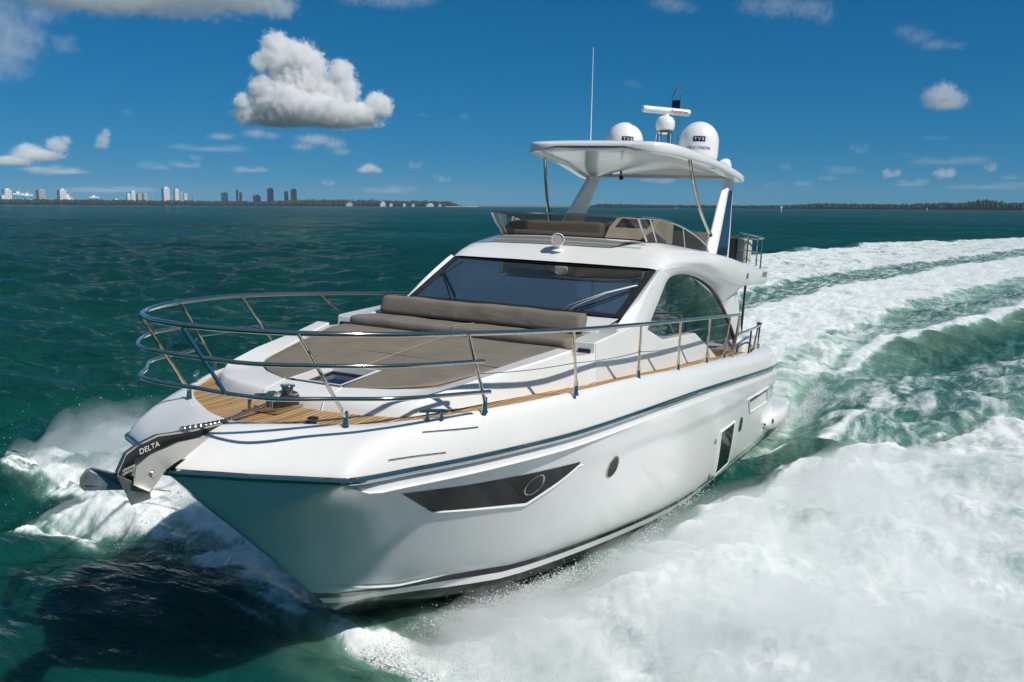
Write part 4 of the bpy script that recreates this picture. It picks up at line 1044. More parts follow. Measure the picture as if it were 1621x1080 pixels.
    nearf = np.clip(1.5 - S * 4, 0, 1)
    lump = np.maximum.reduce([fP * sstep(-.1, 1.3, dP), fB * sstep(-.1, .9, dB), fS * .7, fF * .4, crest * .6])
    H += lump * (.20 * fbm(X * .7, vx * .9, 2, 21) + .13 * np.abs(fbm(X * 1.7, vx * 2.0, 3, 25)) + .03 * ridge(X * 4.2, vx * 4.6, 3, 31) * nearf)
    H += fL * .09 * fbm(X * .8, vx * 2.2, 3, 51)
    calm = (1 - .6 * np.clip(lump, 0, 1)) * (1 - .45 * wk) * (1 - .62 * np.exp(-(((X - .3) / 4.5) ** 2 + ((Yy + 3.2) / 4.0) ** 2)))
    z[near] = z[near] * calm + H
    # keep the sheet under the dry part of the boat near the waterline
    foam[near] = F; aer[near] = np.clip(A, 0, 1)
    # scattered whitecaps on open water
    wc = sstep(.70, .80, fbm(x / 9.0, y / 3.2, 3, 77)) * sstep(.12, .35, fbm(x / 3, y / 1.2, 2, 80)) * (np.hypot(x, y) > 30)
    foam = np.maximum(foam, wc * .75)
    return z, foam, aer

NR = 1150; NA1 = 680; NA2 = 90
rr = 2.2 * (26000 / 2.2) ** (np.linspace(0, 1, NR) ** 1.0)
va = math.atan2(cf.y, cf.x); hw_ = R(41)
ang = np.concatenate([np.linspace(va - hw_, va + hw_, NA1), np.linspace(va + hw_, va - hw_ + 2 * math.pi, NA2 + 2)[1:-1]])
NA = len(ang)
RR, AA = np.meshgrid(rr, ang, indexing='ij')
gx = (CAMP.x + RR * np.cos(AA)).ravel(); gy = (CAMP.y + RR * np.sin(AA)).ravel()
spc = np.maximum(RR * math.log(rr[1] / rr[0]), RR * np.where(np.arange(NA)[None, :] < NA1, 2 * hw_ / NA1, (2 * math.pi - 2 * hw_) / NA2)).ravel()
gz, gf, ga = sea(gx, gy, spc)
co = np.stack([gx, gy, gz], 1)
co = np.vstack([co, [[CAMP.x, CAMP.y, 0]]]); gf = np.append(gf, 0); ga = np.append(ga, 0)
i0 = np.arange(NR - 1)[:, None] * NA + np.arange(NA)[None, :]; i1 = np.arange(NR - 1)[:, None] * NA + (np.arange(NA)[None, :] + 1) % NA
quads = np.stack([i0, i0 + NA, i1 + NA, i1], -1).reshape(-1, 4)
tris = np.stack([np.full(NA, NR * NA), np.arange(NA), (np.arange(NA) + 1) % NA], -1)
me = bpy.data.meshes.new('sea')
me.vertices.add(len(co)); me.vertices.foreach_set('co', co.astype(np.float32).ravel())
nl = quads.size + tris.size
me.loops.add(nl); me.loops.foreach_set('vertex_index', np.concatenate([quads.ravel(), tris.ravel()]).astype(np.int32))
me.polygons.add(len(quads) + len(tris))
me.polygons.foreach_set('loop_start', np.concatenate([np.arange(len(quads)) * 4, quads.size + np.arange(len(tris)) * 3]).astype(np.int32))
me.update(calc_edges=True); me.shade_smooth()
for nm, arr in (('foam', gf), ('air', ga)):
    at = me.attributes.new(nm, 'FLOAT', 'POINT'); at.data.foreach_set('value', arr.astype(np.float32))

def mat_sea():
    m, nt, b = newmat('sea_water')
    L = nt.links; out = nt.nodes['Material Output']
    co = ocoord(nt)
    sep = node(nt, "ShaderNodeSeparateXYZ", {'Vector': co})
    # across-track coordinate so that streaks follow the curved wake
    x2 = node(nt, "ShaderNodeMath", {0: sep.outputs[0], 1: sep.outputs[0]}, operation='MULTIPLY')
    vv = node(nt, "ShaderNodeMath", {0: x2.outputs[0], 1: -.00093, 2: sep.outputs[1]}, operation='MULTIPLY_ADD')
    flow = node(nt, "ShaderNodeCombineXYZ", {0: sep.outputs[0], 1: vv.outputs[0], 2: sep.outputs[2]})
    st1 = node(nt, "ShaderNodeMapping", {'Vector': flow.outputs[0], 'Scale': (1.15, 2.3, .6)})
    foam = node(nt, "ShaderNodeAttribute", attribute_name='foam'); air = node(nt, "ShaderNodeAttribute", attribute_name='air')
    n1 = node(nt, "ShaderNodeTexNoise", {'Vector': st1.outputs[0], 'Scale': 1.0, 'Detail': 9.0, 'Roughness': .68, 'Distortion': .5})
    st2 = node(nt, "ShaderNodeMapping", {'Vector': flow.outputs[0], 'Scale': (1.3, 3.2, 1.0)})
    n2 = node(nt, "ShaderNodeTexVoronoi", {'Vector': node(nt, "ShaderNodeMixRGB", {'Fac': .25, 'Color1': st2.outputs[0], 'Color2': n1.outputs['Color']}, blend_type='ADD').outputs[0], 'Scale': 1.2}, feature='DISTANCE_TO_EDGE')
    lace = node(nt, "ShaderNodeMapRange", {'Value': n2.outputs['Distance'], 'From Min': 0.0, 'From Max': .32, 'To Min': .07, 'To Max': -.05})
    # f = foam*1.9 - .95 + (noise-.5)*k + lace
    a = node(nt, "ShaderNodeMath", {0: foam.outputs['Fac'], 1: 2.0, 2: -1.05}, operation='MULTIPLY_ADD')
    st3 = node(nt, "ShaderNodeMapping", {'Vector': flow.outputs[0], 'Scale': (2.2, .55, 1.2)})
    n3 = node(nt, "ShaderNodeTexNoise", {'Vector': st3.outputs[0], 'Scale': 1.0, 'Detail': 8.0, 'Roughness': .65, 'Distortion': .3})
    nm = node(nt, "ShaderNodeMixRGB", {'Fac': air.outputs['Fac'], 'Color1': n1.outputs[0], 'Color2': n3.outputs[0]})
    nn = node(nt, "ShaderNodeMath", {0: nm.outputs[0], 1: 2.5, 2: -1.22}, operation='MULTIPLY_ADD')
    s_ = node(nt, "ShaderNodeMath", {0: a.outputs[0], 1: nn.outputs[0]}, operation='ADD')
    s2 = node(nt, "ShaderNodeMath", {0: s_.outputs[0], 1: lace.outputs[0]}, operation='ADD')
    gate = node(nt, "ShaderNodeMapRange", {'Value': foam.outputs['Fac'], 'From Min': .02, 'From Max': .25})
    ff = node(nt, "ShaderNodeMapRange", {'Value': s2.outputs[0], 'From Min': -.25, 'From Max': .55}, interpolation_type='SMOOTHSTEP')
    F = node(nt, "ShaderNodeMath", {0: ff.outputs[0], 1: gate.outputs[0]}, operation='MULTIPLY', use_clamp=True)
    # water body colour
    big = node(nt, "ShaderNodeTexNoise", {'Vector': node(nt, "ShaderNodeMapping", {'Vector': co, 'Scale': (.02, .008, 1)}).outputs[0], 'Scale': 1.0, 'Detail': 3.0})
    deep = ramp(nt, big.outputs[0], [(.3, (.002, .033, .029)), (.55, (.003, .052, .044)), (.75, (.005, .077, .063))])
    an = node(nt, "ShaderNodeMath", {0: n1.outputs[0], 1: 1.2, 2: .35}, operation='MULTIPLY_ADD')
    am = node(nt, "ShaderNodeMath", {0: air.outputs['Fac'], 1: an.outputs[0]}, operation='MULTIPLY', use_clamp=True)
    body = node(nt, "ShaderNodeMixRGB", {'Fac': am.outputs[0], 'Color1': deep, 'Color2': (.27, .43, .30, 1)})
    milky = node(nt, "ShaderNodeMapRange", {'Value': s2.outputs[0], 'From Min': -.75, 'From Max': .2, 'To Max': .55})
    mk_ = node(nt, "ShaderNodeMath", {0: milky.outputs[0], 1: gate.outputs[0]}, operation='MULTIPLY', use_clamp=True)
    body2 = node(nt, "ShaderNodeMixRGB", {'Fac': mk_.outputs[0], 'Color1': body.outputs[0], 'Color2': (.20, .40, .36, 1)})
    # ripples
    w1 = node(nt, "ShaderNodeTexNoise", {'Vector': node(nt, "ShaderNodeMapping", {'Vector': co, 'Rotation': (0, 0, R(-25)), 'Scale': (1.25, .42, 1)}).outputs[0], 'Scale': 2.4, 'Detail': 5.0, 'Roughness': .52, 'Distortion': .25})
    w2 = node(nt, "ShaderNodeTexNoise", {'Vector': node(nt, "ShaderNodeMapping", {'Vector': co, 'Rotation': (0, 0, R(-30)), 'Scale': (.32, .13, 1)}).outputs[0], 'Scale': 1.0, 'Detail': 4.0, 'Roughness': .6})
    hgt = node(nt, "ShaderNodeMath", {0: w2.outputs[0], 1: 1.6, 2: w1.outputs[0]}, operation='MULTIPLY_ADD')
    bp = node(nt, "ShaderNodeBump", {'Height': hgt.outputs[0], 'Strength': 1.0, 'Distance': .25})
    nt.nodes.remove(b)
    wd = node(nt, "ShaderNodeSubsurfaceScattering", {'Color': body2.outputs[0], 'Scale': .9, 'Radius': (.95, 1.0, .95), 'Normal': bp.outputs[0]}, falloff='BURLEY')
    wd2 = node(nt, "ShaderNodeBsdfDiffuse", {'Color': body2.outputs[0], 'Normal': bp.outputs[0]})
    wd = node(nt, "ShaderNodeMixShader", {0: .48, 1: wd.outputs[0], 2: wd2.outputs[0]})
    wg = node(nt, "ShaderNodeBsdfGlossy", {'Roughness': .11, 'Normal': bp.outputs[0]})
    fr = node(nt, "ShaderNodeFresnel", {'IOR': 1.333, 'Normal': bp.outputs[0]})
    fk = node(nt, "ShaderNodeMath", {0: fr.outputs[0], 1: .58}, operation='MULTIPLY')
    wmix = node(nt, "ShaderNodeMixShader", {0: fk.outputs[0], 1: wd.outputs[0], 2: wg.outputs[0]})
    # foam: matt, broken into lumps
    fb = node(nt, "ShaderNodeBsdfDiffuse", {'Roughness': 1.0})
    fn1 = node(nt, "ShaderNodeTexNoise", {'Vector': node(nt, "ShaderNodeMapping", {'Vector': flow.outputs[0], 'Scale': (.8, 1.1, 1)}).outputs[0], 'Scale': 5.0, 'Detail': 8.0, 'Roughness': .62, 'Distortion': .8})
    hf = node(nt, "ShaderNodeMath", {0: F.outputs[0], 1: .8, 2: fn1.outputs[0]}, operation='MULTIPLY_ADD')
    fbp = node(nt, "ShaderNodeBump", {'Height': hf.outputs[0], 'Strength': .6, 'Distance': .05})
    L.new(ramp(nt, fn1.outputs[0], [(.3, (.54, .61, .61)), (.62, (.82, .84, .84))]), fb.inputs['Color']); L.new(fbp.outputs[0], fb.inputs['Normal'])
    mx = node(nt, "ShaderNodeMixShader", {0: F.outputs[0], 1: wmix.outputs[0], 2: fb.outputs[0]})
    L.new(mx.outputs[0], out.inputs[0])
    return m
me.materials.append(mat_sea())
sea_o = bpy.data.objects.new('sea', me); COL.objects.link(sea_o)
tag(sea_o, kind='structure')

# ------------------------------------------------------------------ the far shores, kilometres off
def at_px(px, D, z=0.0):
    """ground point D metres off in the direction of a column of the photograph"""
    d = cr * ((px - 810.5) / 1400) + cf - cu * ((326 - 540) / 1400)
    d = Vector((d.x, d.y, 0)).normalized(); return Vector((CAMP.x + d.x * D, CAMP.y + d.y * D, z)), d
def pxm(D): return D / 1400.0
M['wood'] = simple('shore_foliage', (.016, .032, .022), .9, var=.45, scale=.05)
M['wood2'] = simple('shore_foliage_light', (.03, .05, .022), .9, var=.4, scale=.05)
M['sand'] = simple('beach_sand', (.50, .44, .34), .9, var=.1, scale=.02)
M['bwhite'] = simple('tower_white', (.80, .82, .82), .6, var=.05, scale=.05)
M['bgrey'] = simple('tower_grey', (.40, .45, .47), .5, var=.1, scale=.05)
M['bdark'] = simple('tower_dark_glass', (.11, .17, .22), .3, var=.2, scale=.05)
M['bwin'] = simple('tower_windows', (.20, .27, .31), .3, var=.2, scale=.1)
M['concrete'] = simple('bridge_concrete', (.42, .42, .40), .8, var=.1, scale=.02)
M['roofy'] = simple('thatch_roof', (.35, .26, .10), .9, var=.2, scale=.1)

def wood(name, px0, px1, D0, D1, hpx, depth, seed, mat, label):
    """a wooded shore: thousands of overlapping crowns as one mass"""
    r = np.random.RandomState(seed); mb = MB(); n = int((px1 - px0) * 2.2)
    bmv = bmesh.new(); bmesh.ops.create_icosphere(bmv, subdivisions=1, radius=1)
    base = [v.co.copy() for v in bmv.verts]; fc = [tuple(v.index for v in f.verts) for f in bmv.faces]; bmv.free()
    for i in range(n):
        px = px0 + (px1 - px0) * (i + r.rand()) / n; t = (px - px0) / (px1 - px0); D = D0 + (D1 - D0) * t + r.rand() * depth
        h = float(np.interp(px, [q[0] for q in hpx], [q[1] for q in hpx])) * pxm(D) * (.55 + .5 * r.rand()); w = pxm(D) * (1.3 + 1.8 * r.rand())
        p, d = at_px(px, D)
        mb.add([(p.x + v.x * w * (1 + .25 * r.randn()), p.y + v.y * w * (1 + .25 * r.randn()), max(-1, h * .5 + v.z * h * .52 * (1 + .12 * r.randn()))) for v in base], fc)
    V = []
    o = mb.build(name, mat, smooth=False); return tag(o, label, None, None, 'stuff')
wood('wooded_shore', -60, 740, 4300, 3900, [(-60, 7.5), (60, 8), (100, 8), (420, 7), (470, 10), (560, 10.5), (640, 9), (690, 10), (715, 8), (728, 2), (740, 1)], 250, 3, M['wood'], 'low dark wooded shore under the distant white towers')
wood('mangrove_island', 935, 1700, 3600, 2600, [(935, 4), (950, 6.5), (1000, 5.5), (1100, 5), (1180, 5), (1230, 5.5), (1310, 9), (1330, 8), (1440, 8), (1450, 9), (1525, 10.5), (1545, 14), (1580, 13.5), (1595, 10), (1700, 10)], 200, 5, M['wood'], 'long dark mangrove island along the right horizon')
mb = MB()
for px0, px1, D in ((705, 756, 3880),):
    q = [[at_px(px, D + dd, zz)[0] for dd, zz in ((0, -.3), (25, 1.6), (300, 2.5))] for px in np.linspace(px0, px1, 40)]
    mb.loft(q)
tag(mb.build('beach', M['sand'], smooth=False), kind='structure')

def tower(px, wpx, top, mat, label, D=4600, floors=None, kind='tower', cat_='tower block', steps=()):
    p, d = at_px(px, D); rt = Vector((-d.y, d.x, 0)); k = pxm(D)
    w = wpx * k; h = (324.5 - top) * k + 4; dp = w * .8
    root = bpy.data.objects.new('tower_block' if kind == 'tower' else kind, None); COL.objects.link(root); root.location = p
    root.rotation_euler = (0, 0, math.atan2(-d.y, -d.x) + R(22) )
    tag(root, label, cat_, 'towers along the far left shore')
    def box(cx, cy, z0, z1, sx, sy, mb): mb.prism([(cx - sx/2, cy - sy/2, z0), (cx + sx/2, cy - sy/2, z0), (cx + sx/2, cy + sy/2, z0), (cx - sx/2, cy + sy/2, z0)], (0, 0, z1 - z0))
    w *= .70
    mb = MB(); box(0, 0, 0, h, dp, w, mb); mb.build('tower_body', M['bwin'] if mat is not M['bdark'] else mat, root, smooth=False)
    n = floors or max(3, int(h / 7)); mb = MB()
    for i in range(n):
        z = h * (i + .55) / n; box(0, 0, z, z + h / n * .55, dp * 1.05, w * 1.05, mb)
    for sy in (-.5, -.17, .17, .5): box(0, sy * w, 0, h, dp * 1.06, w * .07, mb)
    mb.build('balcony_slabs', mat, root, smooth=False)
    mb = MB(); box(0, w * .1, h, h + 6, dp * .4, w * .4, mb); mb.build('roof_house', mat, root, smooth=False)
    for j, (off_, f) in enumerate(steps):
        mb = MB(); hh = h * f; sx = w * .5; box(0, off_ * w, 0, hh, dp * .8, sx, mb)
        for i in range(int(hh / 8)): box(0, off_ * w, 8 * i + 5, 8 * i + 8.4, dp * .84, sx * 1.04, mb)
        mb.build('lower_wing', mat, root, smooth=False)
    return root
tower(12, 12, 306, M['bwhite'], 'leftmost white tower block above the wooded shore', steps=((-.7, .6),))
tower(66, 12, 306, M['bgrey'], 'squat grey tower block right of the two gantry cranes')
tower(99, 12, 305.5, M['bwhite'], 'white tower with stepped lower wing left of the lone crane', steps=((.75, .72), (1.3, .5)))
tower(184, 7, 318.5, M['bwhite'], 'tiny low white block alone on the wooded shore', floors=3, cat_='building')
tower(204, 6, 311, M['bwhite'], 'narrow white tower just left of a rounded white tower')
tower(211, 7, 306.5, M['bwhite'], 'white tower beside a narrower one, before the tallest pale tower')
tower(221, 8, 311, M['bgrey'], 'short grey tower between pale towers', floors=5)
tower(230, 8, 310, M['bgrey'], 'short grey tower nearest left of the tallest pale tower', floors=5)
tower(263, 11, 301, M['bwhite'], 'tallest pale tower block of the left shore')
tower(280, 8, 303.5, M['bwhite'], 'white tower first of a row stepping down to the right')
tower(287.5, 6, 307.5, M['bgrey'], 'grey middle tower of the row stepping down')
tower(294, 6, 310, M['bwhite'], 'shortest tower ending the row that steps down', steps=((1.0, .5),))
tower(356, 10, 307.5, M['bwhite'], 'lone white tower far right of the stepped row')
tower(376, 3.5, 303.5, M['bgrey'], 'very thin grey tower right of the lone white tower', floors=9)
tower(381.5, 4, 307, M['bgrey'], 'thin short tower beside the very thin grey one', floors=7)
tower(407, 11, 311, M['bdark'], 'low blue glass block near three dark towers', floors=5)
tower(428.5, 9.5, 300.5, M['bdark'], 'dark brown tower, tallest of the dark ones', floors=12)
tower(453.5, 6, 305, M['bdark'], 'narrow dark blue tower between two wider dark towers', floors=10)
tower(465.5, 9, 301.5, M['bdark'], 'rightmost dark blue tower on the shore', floors=12)
tower(135, 10, 319.5, M['bwhite'], 'low white building under the lone crane', floors=3, cat_='building')
tower(302, 8, 316, M['bwhite'], 'low white building right of the stepped row', floors=3, cat_='building')

def crane(px, top, label, D=4700):
    p, d = at_px(px, D); k = pxm(D); h = (324.5 - top) * k
    root = bpy.data.objects.new('gantry_crane', None); COL.objects.link(root); root.location = p; root.rotation_euler = (0, 0, math.atan2(-d.y, -d.x)); tag(root, label, 'crane', 'port cranes on the far left shore')
    w = 9 * k
    for a in (-.5, .5):
        mb = MB()
        for b_ in (-.5, .5): mb.tube([(b_ * 16, a * w, 0), (b_ * 14, a * w, h * .72)], 2.0, 6)
        mb.tube([(-15, a * w, h * .36), (15, a * w, h * .36)], 1.6, 6); mb.build('gantry_leg', M['bwhite'], root)
    mb = MB(); mb.prism([(-18, -w * .72, h * .66), (18, -w * .72, h * .66), (18, w * .72, h * .66), (-18, w * .72, h * .66)], (0, 0, h * .12)); mb.build('gantry_beam', M['bwhite'], root, smooth=False)
    mb = MB(); mb.tube([(0, w * .1, h * .7), (0, w * .1, h * 1.15)], 1.3, 6); mb.tube([(0, w * .1, h * 1.12), (0, w * .6, h * .78)], .8, 6); mb.build('crane_mast', M['bgrey'], root)
    mb = MB(); mb.prism([(-9, -w * .3, h * .78), (9, -w * .3, h * .78), (9, w * .1, h * .78), (-9, w * .1, h * .78)], (0, 0, h * .12)); mb.build('machine_house', M['bwhite'], root, smooth=False)
crane(31, 305, 'left one of two white gantry cranes standing close together'); crane(45, 307, 'right one of two white gantry cranes standing close together'); crane(150, 310, 'lone white crane with a tall thin mast')
def mast(px, top, label, D=4650):
    p, d = at_px(px, D); h = (324.5 - top) * pxm(D); mb = MB(); mb.tube([(0, 0, 0), (0, 0, h)], [2.4, .9], 6); mb.tube([(-2, 0, h * .6), (2, 0, h * .6)], 1.0, 6); mb.tube([(0, -3, h * .8), (0, 3, h * .8)], .8, 6)
    o = mb.build('radio_mast', M['bgrey']); o.location = p; tag(o, label, 'mast', 'masts on the far left shore')
mast(112, 301, 'thin dark mast beside the white stepped tower'); mast(242, 303, 'thin dark mast left of the tallest pale tower'); mast(33, 297, 'thin dark mast between the two gantry cranes')

def villa(px, wpx, top, label, mat=None, D=3860, roof=None):
    p, d = at_px(px, D); k = pxm(D); w = wpx * k * .75; h = (325 - top) * k * .85
    root = bpy.data.objects.new('shore_house', None); COL.objects.link(root); root.location = p; root.rotation_euler = (0, 0, math.atan2(-d.y, -d.x)); tag(root, label, 'house', 'houses on the wooded shore')
    mb = MB(); mb.prism([(-8, -w/2, 0), (8, -w/2, 0), (8, w/2, 0), (-8, w/2, 0)], (0, 0, h * .62)); mb.prism([(-8, -w*.2, h*.62), (6, -w*.2, h*.62), (6, w*.35, h*.62), (-8, w*.35, h*.62)], (0, 0, h * .25)); mb.build('wall', mat or M['bwhite'], root, smooth=False)
    mb = MB(); mb.add([(-9, -w*.24, h*.87), (8, -w*.24, h*.87), (8, w*.4, h*.87), (-9, w*.4, h*.87), (0, -w*.1, h), (0, w*.25, h)], [(0, 1, 4), (1, 2, 5, 4), (2, 3, 5), (3, 0, 4, 5)]); mb.build('roof', roof or M['bwhite'], root, smooth=False)
    mb = MB()
    for q in np.linspace(-.4, .4, 5): mb.prism([(8.1, q*w - w*.04, h*.15), (8.1, q*w + w*.04, h*.15), (8.1, q*w + w*.04, h*.48), (8.1, q*w - w*.04, h*.48)], (.3, 0, 0))
    mb.build('window', M['bwin'], root, smooth=False)
villa(606, 11, 316.5, 'white waterside house with a peaked roof among trees'); villa(619, 7, 319.5, 'small white house right of the peaked white house'); villa(640, 6, 319.5, 'small white house in the middle of the wooded spit', None); villa(654, 6, 320, 'small pale house left of the big white villa')
villa(681, 15, 319, 'big low white villa at the water edge of the spit'); villa(696, 7, 320, 'small cream house right of the big white villa', M['beige']); villa(553, 13, 317.5, 'round house with a wide yellow thatched roof', M['beige'], roof=M['roofy']); villa(1071, 9, 324, 'pale low building at the foot of the mangrove island', M['beige'], 3000)

# long low bridge
mb = MB(); D = 5200
root = bpy.data.objects.new('causeway_bridge', None); COL.objects.link(root); tag(root, 'long low concrete causeway bridge on piers crossing the horizon', 'bridge')
qs = np.linspace(745, 960, 60)
rows = []
for px in qs:
    p, d = at_px(px, D); z = 7.0 + 2.0 * math.exp(-((px - 860) / 40) ** 2); rows.append([p + Vector((0, 0, z)), p + Vector((0, 0, z + 2.2)), p + d * 14 + Vector((0, 0, z + 2.2)), p + d * 14 + Vector((0, 0, z))])
mb.loft(rows, close=True); mb.build('bridge_deck', M['concrete'], root, smooth=False)
for i, px in enumerate(np.linspace(748, 958, 48)):
    p, d = at_px(px, D + 2); rt = Vector((-d.y, d.x, 0)) * 4.5; mb = MB(); mb.prism([p - rt, p + rt, p + rt + d * 9, p - rt + d * 9], (0, 0, 8.5)); mb.build('bridge_pier', M['concrete'], root, smooth=False)
# channel markers
def marker(px, D, h, label):
    p, d = at_px(px, D); mb = MB(); mb.tube([(0, 0, -1), (0, 0, h)], .35, 8); o = mb.build('channel_marker', M['bwhite']); o.location = p; tag(o, label, 'channel marker', 'channel markers in the bay')
    mb = MB(); mb.prism([(-.1, -1.1, h - 1.6), (-.1, 1.1, h - 1.6), (-.1, 1.1, h + .6), (-.1, -1.1, h + .6)], (.2, 0, 0)); b_ = mb.build('marker_board', M['bwhite'], o, smooth=False); b_.rotation_euler = (0, 0, math.atan2(-d.y, -d.x))
marker(1237, 900, 5.5, 'thin white channel marker before the mangrove island'); marker(1468, 1600, 4.5, 'short channel marker close under the right end of the island')

# ------------------------------------------------------------------ clouds: real volumes lit by the sun
from mathutils import noise as mnoise
def mat_cloud(name, kind, lobes, size, zb):
    """density from the fused lobes (local metres: x, y, z, rx, rz), frayed by noise"""
    dens, soft, amp, rate = {'dense': (.040, .42, 1.75, .10), 'mid': (.016, .6, 1.7, .14), 'thin': (.0050, .9, 2.2, .2), 'wisp': (.0020, 1.0, 2.2, .25)}[kind]
    m, nt, b = newmat(name); nt.nodes.remove(b); out = nt.nodes['Material Output']
    co = ocoord(nt); f = None
    wn_ = node(nt, "ShaderNodeTexNoise", {'Vector': co, 'Scale': 1.6 / size, 'Detail': 3.0})
    wv = node(nt, "ShaderNodeVectorMath", {0: wn_.outputs['Color'], 1: (-.5, -.5, -.5)}, operation='ADD')
    ws_ = node(nt, "ShaderNodeVectorMath", {0: wv.outputs[0]}, operation='SCALE'); ws_.inputs['Scale'].default_value = size * .35
    cw = node(nt, "ShaderNodeVectorMath", {0: co, 1: ws_.outputs[0]}, operation='ADD')
    for (x, y, z, rx, rz) in lobes:
        mp = node(nt, "ShaderNodeVectorMath", {0: cw.outputs[0], 1: (-x, -y, -z)}, operation='ADD')
        ms = node(nt, "ShaderNodeVectorMath", {0: mp.outputs[0], 1: (1 / rx, 1 / rx, 1 / rz)}, operation='MULTIPLY')
        ln = node(nt, "ShaderNodeVectorMath", {0: ms.outputs[0]}, operation='LENGTH').outputs['Value']
        f = ln if f is None else node(nt, "ShaderNodeMath", {0: f, 1: ln, 2: .12}, operation='SMOOTH_MIN').outputs[0]
    n1 = node(nt, "ShaderNodeTexNoise", {'Vector': co, 'Scale': 3.2 / size, 'Detail': 8.0, 'Roughness': .60, 'Distortion': .2})
    e = node(nt, "ShaderNodeMath", {0: n1.outputs[0], 1: amp, 2: 1 - amp * .52}, operation='MULTIPLY_ADD')
    g = node(nt, "ShaderNodeMath", {0: e.outputs[0], 1: f}, operation='SUBTRACT')
    mr = node(nt, "ShaderNodeMapRange", {'Value': g.outputs[0], 'From Min': 0.0, 'From Max': soft}, interpolation_type='SMOOTHSTEP')
    sp = node(nt, "ShaderNodeSeparateXYZ", {'Vector': co})
    zr_ = node(nt, "ShaderNodeMapRange", {'Value': node(nt, "ShaderNodeMath", {0: n1.outputs[0], 1: size * .5, 2: sp.outputs[2]}, operation='MULTIPLY_ADD').outputs[0], 'From Min': zb + size * .05, 'From Max': zb + size * .45})
    dd = node(nt, "ShaderNodeMath", {0: mr.outputs[0], 1: zr_.outputs[0]}, operation='MULTIPLY')
    de = node(nt, "ShaderNodeMath", {0: dd.outputs[0], 1: dens * min(1, 60.0 / size) if kind != 'dense' else dens}, operation='MULTIPLY')
    v = node(nt, "ShaderNodeVolumePrincipled", {'Color': (.997, .998, 1.0, 1), 'Density': de.outputs[0], 'Anisotropy': -.32})
    nt.links.new(v.outputs[0], out.inputs['Volume']); m.cycles.volume_step_rate = rate; return m
CM = {k: k for k in ('dense', 'mid', 'thin', 'wisp')}
def sky_px(px, py, D):
    d = (cr * ((px - 810.5) / 1400) + cf - cu * ((py - 540) / 1400)); d = d / math.hypot(d.x, d.y)
    return CAMP + d * D, D / 1400.0 * d.length * (1 / math.sqrt(1 + ((px - 810.5) / 1400) ** 2 + ((py - 540) / 1400) ** 2)) * math.sqrt(1 + ((px - 810.5) / 1400) ** 2)
def cloud(lobes, D, kind, label, vox=None, seed=0, rough=.22, flat=True, depth=1.0):
    """lobes: (px, py, rx_px, ry_px) puffs seen in the sky at distance D; the hull is loose, the density inside makes the shape"""
    r = random.Random(seed); bm = bmesh.new()
    c0, k = sky_px(lobes[0][0], lobes[0][1], D); loc = []
    for (px, py, rx, ry) in lobes:
        p, k = sky_px(px, py, D); d = Vector((p.x - CAMP.x, p.y - CAMP.y, 0)).normalized()
        p = p + d * (r.random() - .5) * rx * k * .8 - c0
        loc.append((p.x, p.y, p.z, rx * k, ry * k))
        q = bmesh.ops.create_icosphere(bm, subdivisions=2, radius=1)
        for v in q['verts']: v.co = p + Vector((v.co.x * rx * k, v.co.y * rx * k, v.co.z * ry * k)) * 1.42
    zmin = min(q[2] - q[4] for q in loc); zmax = max(v.co.z for v in bm.verts); zb = max(zmin, 20 - c0.z)
    for v in bm.verts: v.co.z = max(v.co.z, zb - 2)
    me = bpy.data.meshes.new('cloud'); bm.to_mesh(me); bm.free()
    o = bpy.data.objects.new('cloud', me); COL.objects.link(o); o.location = c0
    rm = o.modifiers.new('r', 'REMESH'); rm.mode = 'VOXEL'; rm.voxel_size = max(4.0, (zmax - zmin) / 22)
    dg = bpy.context.evaluated_depsgraph_get(); dg.update()
    m2 = bpy.data.meshes.new_from_object(o.evaluated_get(dg)); o.modifiers.clear(); o.data = m2; bpy.data.meshes.remove(me); m2.name = 'cloud'
    size = float(np.mean([min(q[3], q[4] * 1.5) for q in loc]))
    m2.materials.clear(); m2.materials.append(mat_cloud('cloud_vapour', kind, loc, size * 1.0, zb))
    tag(o, label, 'cloud', 'cumulus clouds over the bay'); return o
cloud([(450,160,46,32), (420,170,40,28), (395,180,28,20), (440,95,30,30), (437,70,26,22), (468,92,38,30), (490,100,30,26), (470,130,50,40), (415,140,24,22), (412,100,18,18), (520,150,42,38), (541,115,24,22), (545,140,28,28), (500,175,60,26), (560,180,44,20), (598,165,24,22), (605,172,20,18), (450,185,70,15), (540,190,70,12), (383,162,16,14)], 4200, CM['dense'], 'towering bright white cumulus cloud left of the yacht', vox=7.5, seed=1, rough=.15)
cloud([(10,60,60,40), (-30,30,80,60), (45,55,34,28), (20,85,40,14), (100,68,26,16), (60,20,40,20), (-10,100,60,30)], 3200, CM['thin'], 'big grey cloud entering at the top left corner', seed=2)
cloud([(160,6,110,15), (280,0,130,18), (380,2,90,20), (440,12,36,20), (90,-10,90,22), (230,-20,160,26), (400,-25,100,22), (200,-70,150,50), (340,-75,120,50), (100,-70,100,50)], 2600, CM['mid'], 'long flat grey cloud bank along the top edge', seed=3, rough=.25, depth=1.3)
cloud([(560,-4,40,16), (620,0,70,17), (670,-2,34,14), (590,-16,60,18)], 2700, CM['thin'], 'flat grey cloud at the top edge above the tall cumulus', seed=4)
cloud([(1068,8,34,14), (1095,14,14,10), (1050,0,30,14)], 2700, CM['thin'], 'small grey cloud at the top edge above the aerial', seed=5)
cloud([(1190,8,30,16), (1230,6,46,22), (1280,14,44,18), (1305,26,22,16), (1250,-10,60,20)], 2700, CM['thin'], 'grey ragged cloud at the top edge above the radar', seed=6)
cloud([(1434,50,22,13), (1455,60,26,14), (1480,70,30,10), (1512,74,20,7)], 3200, CM['thin'], 'thin slanting cloud high on the right', seed=7)
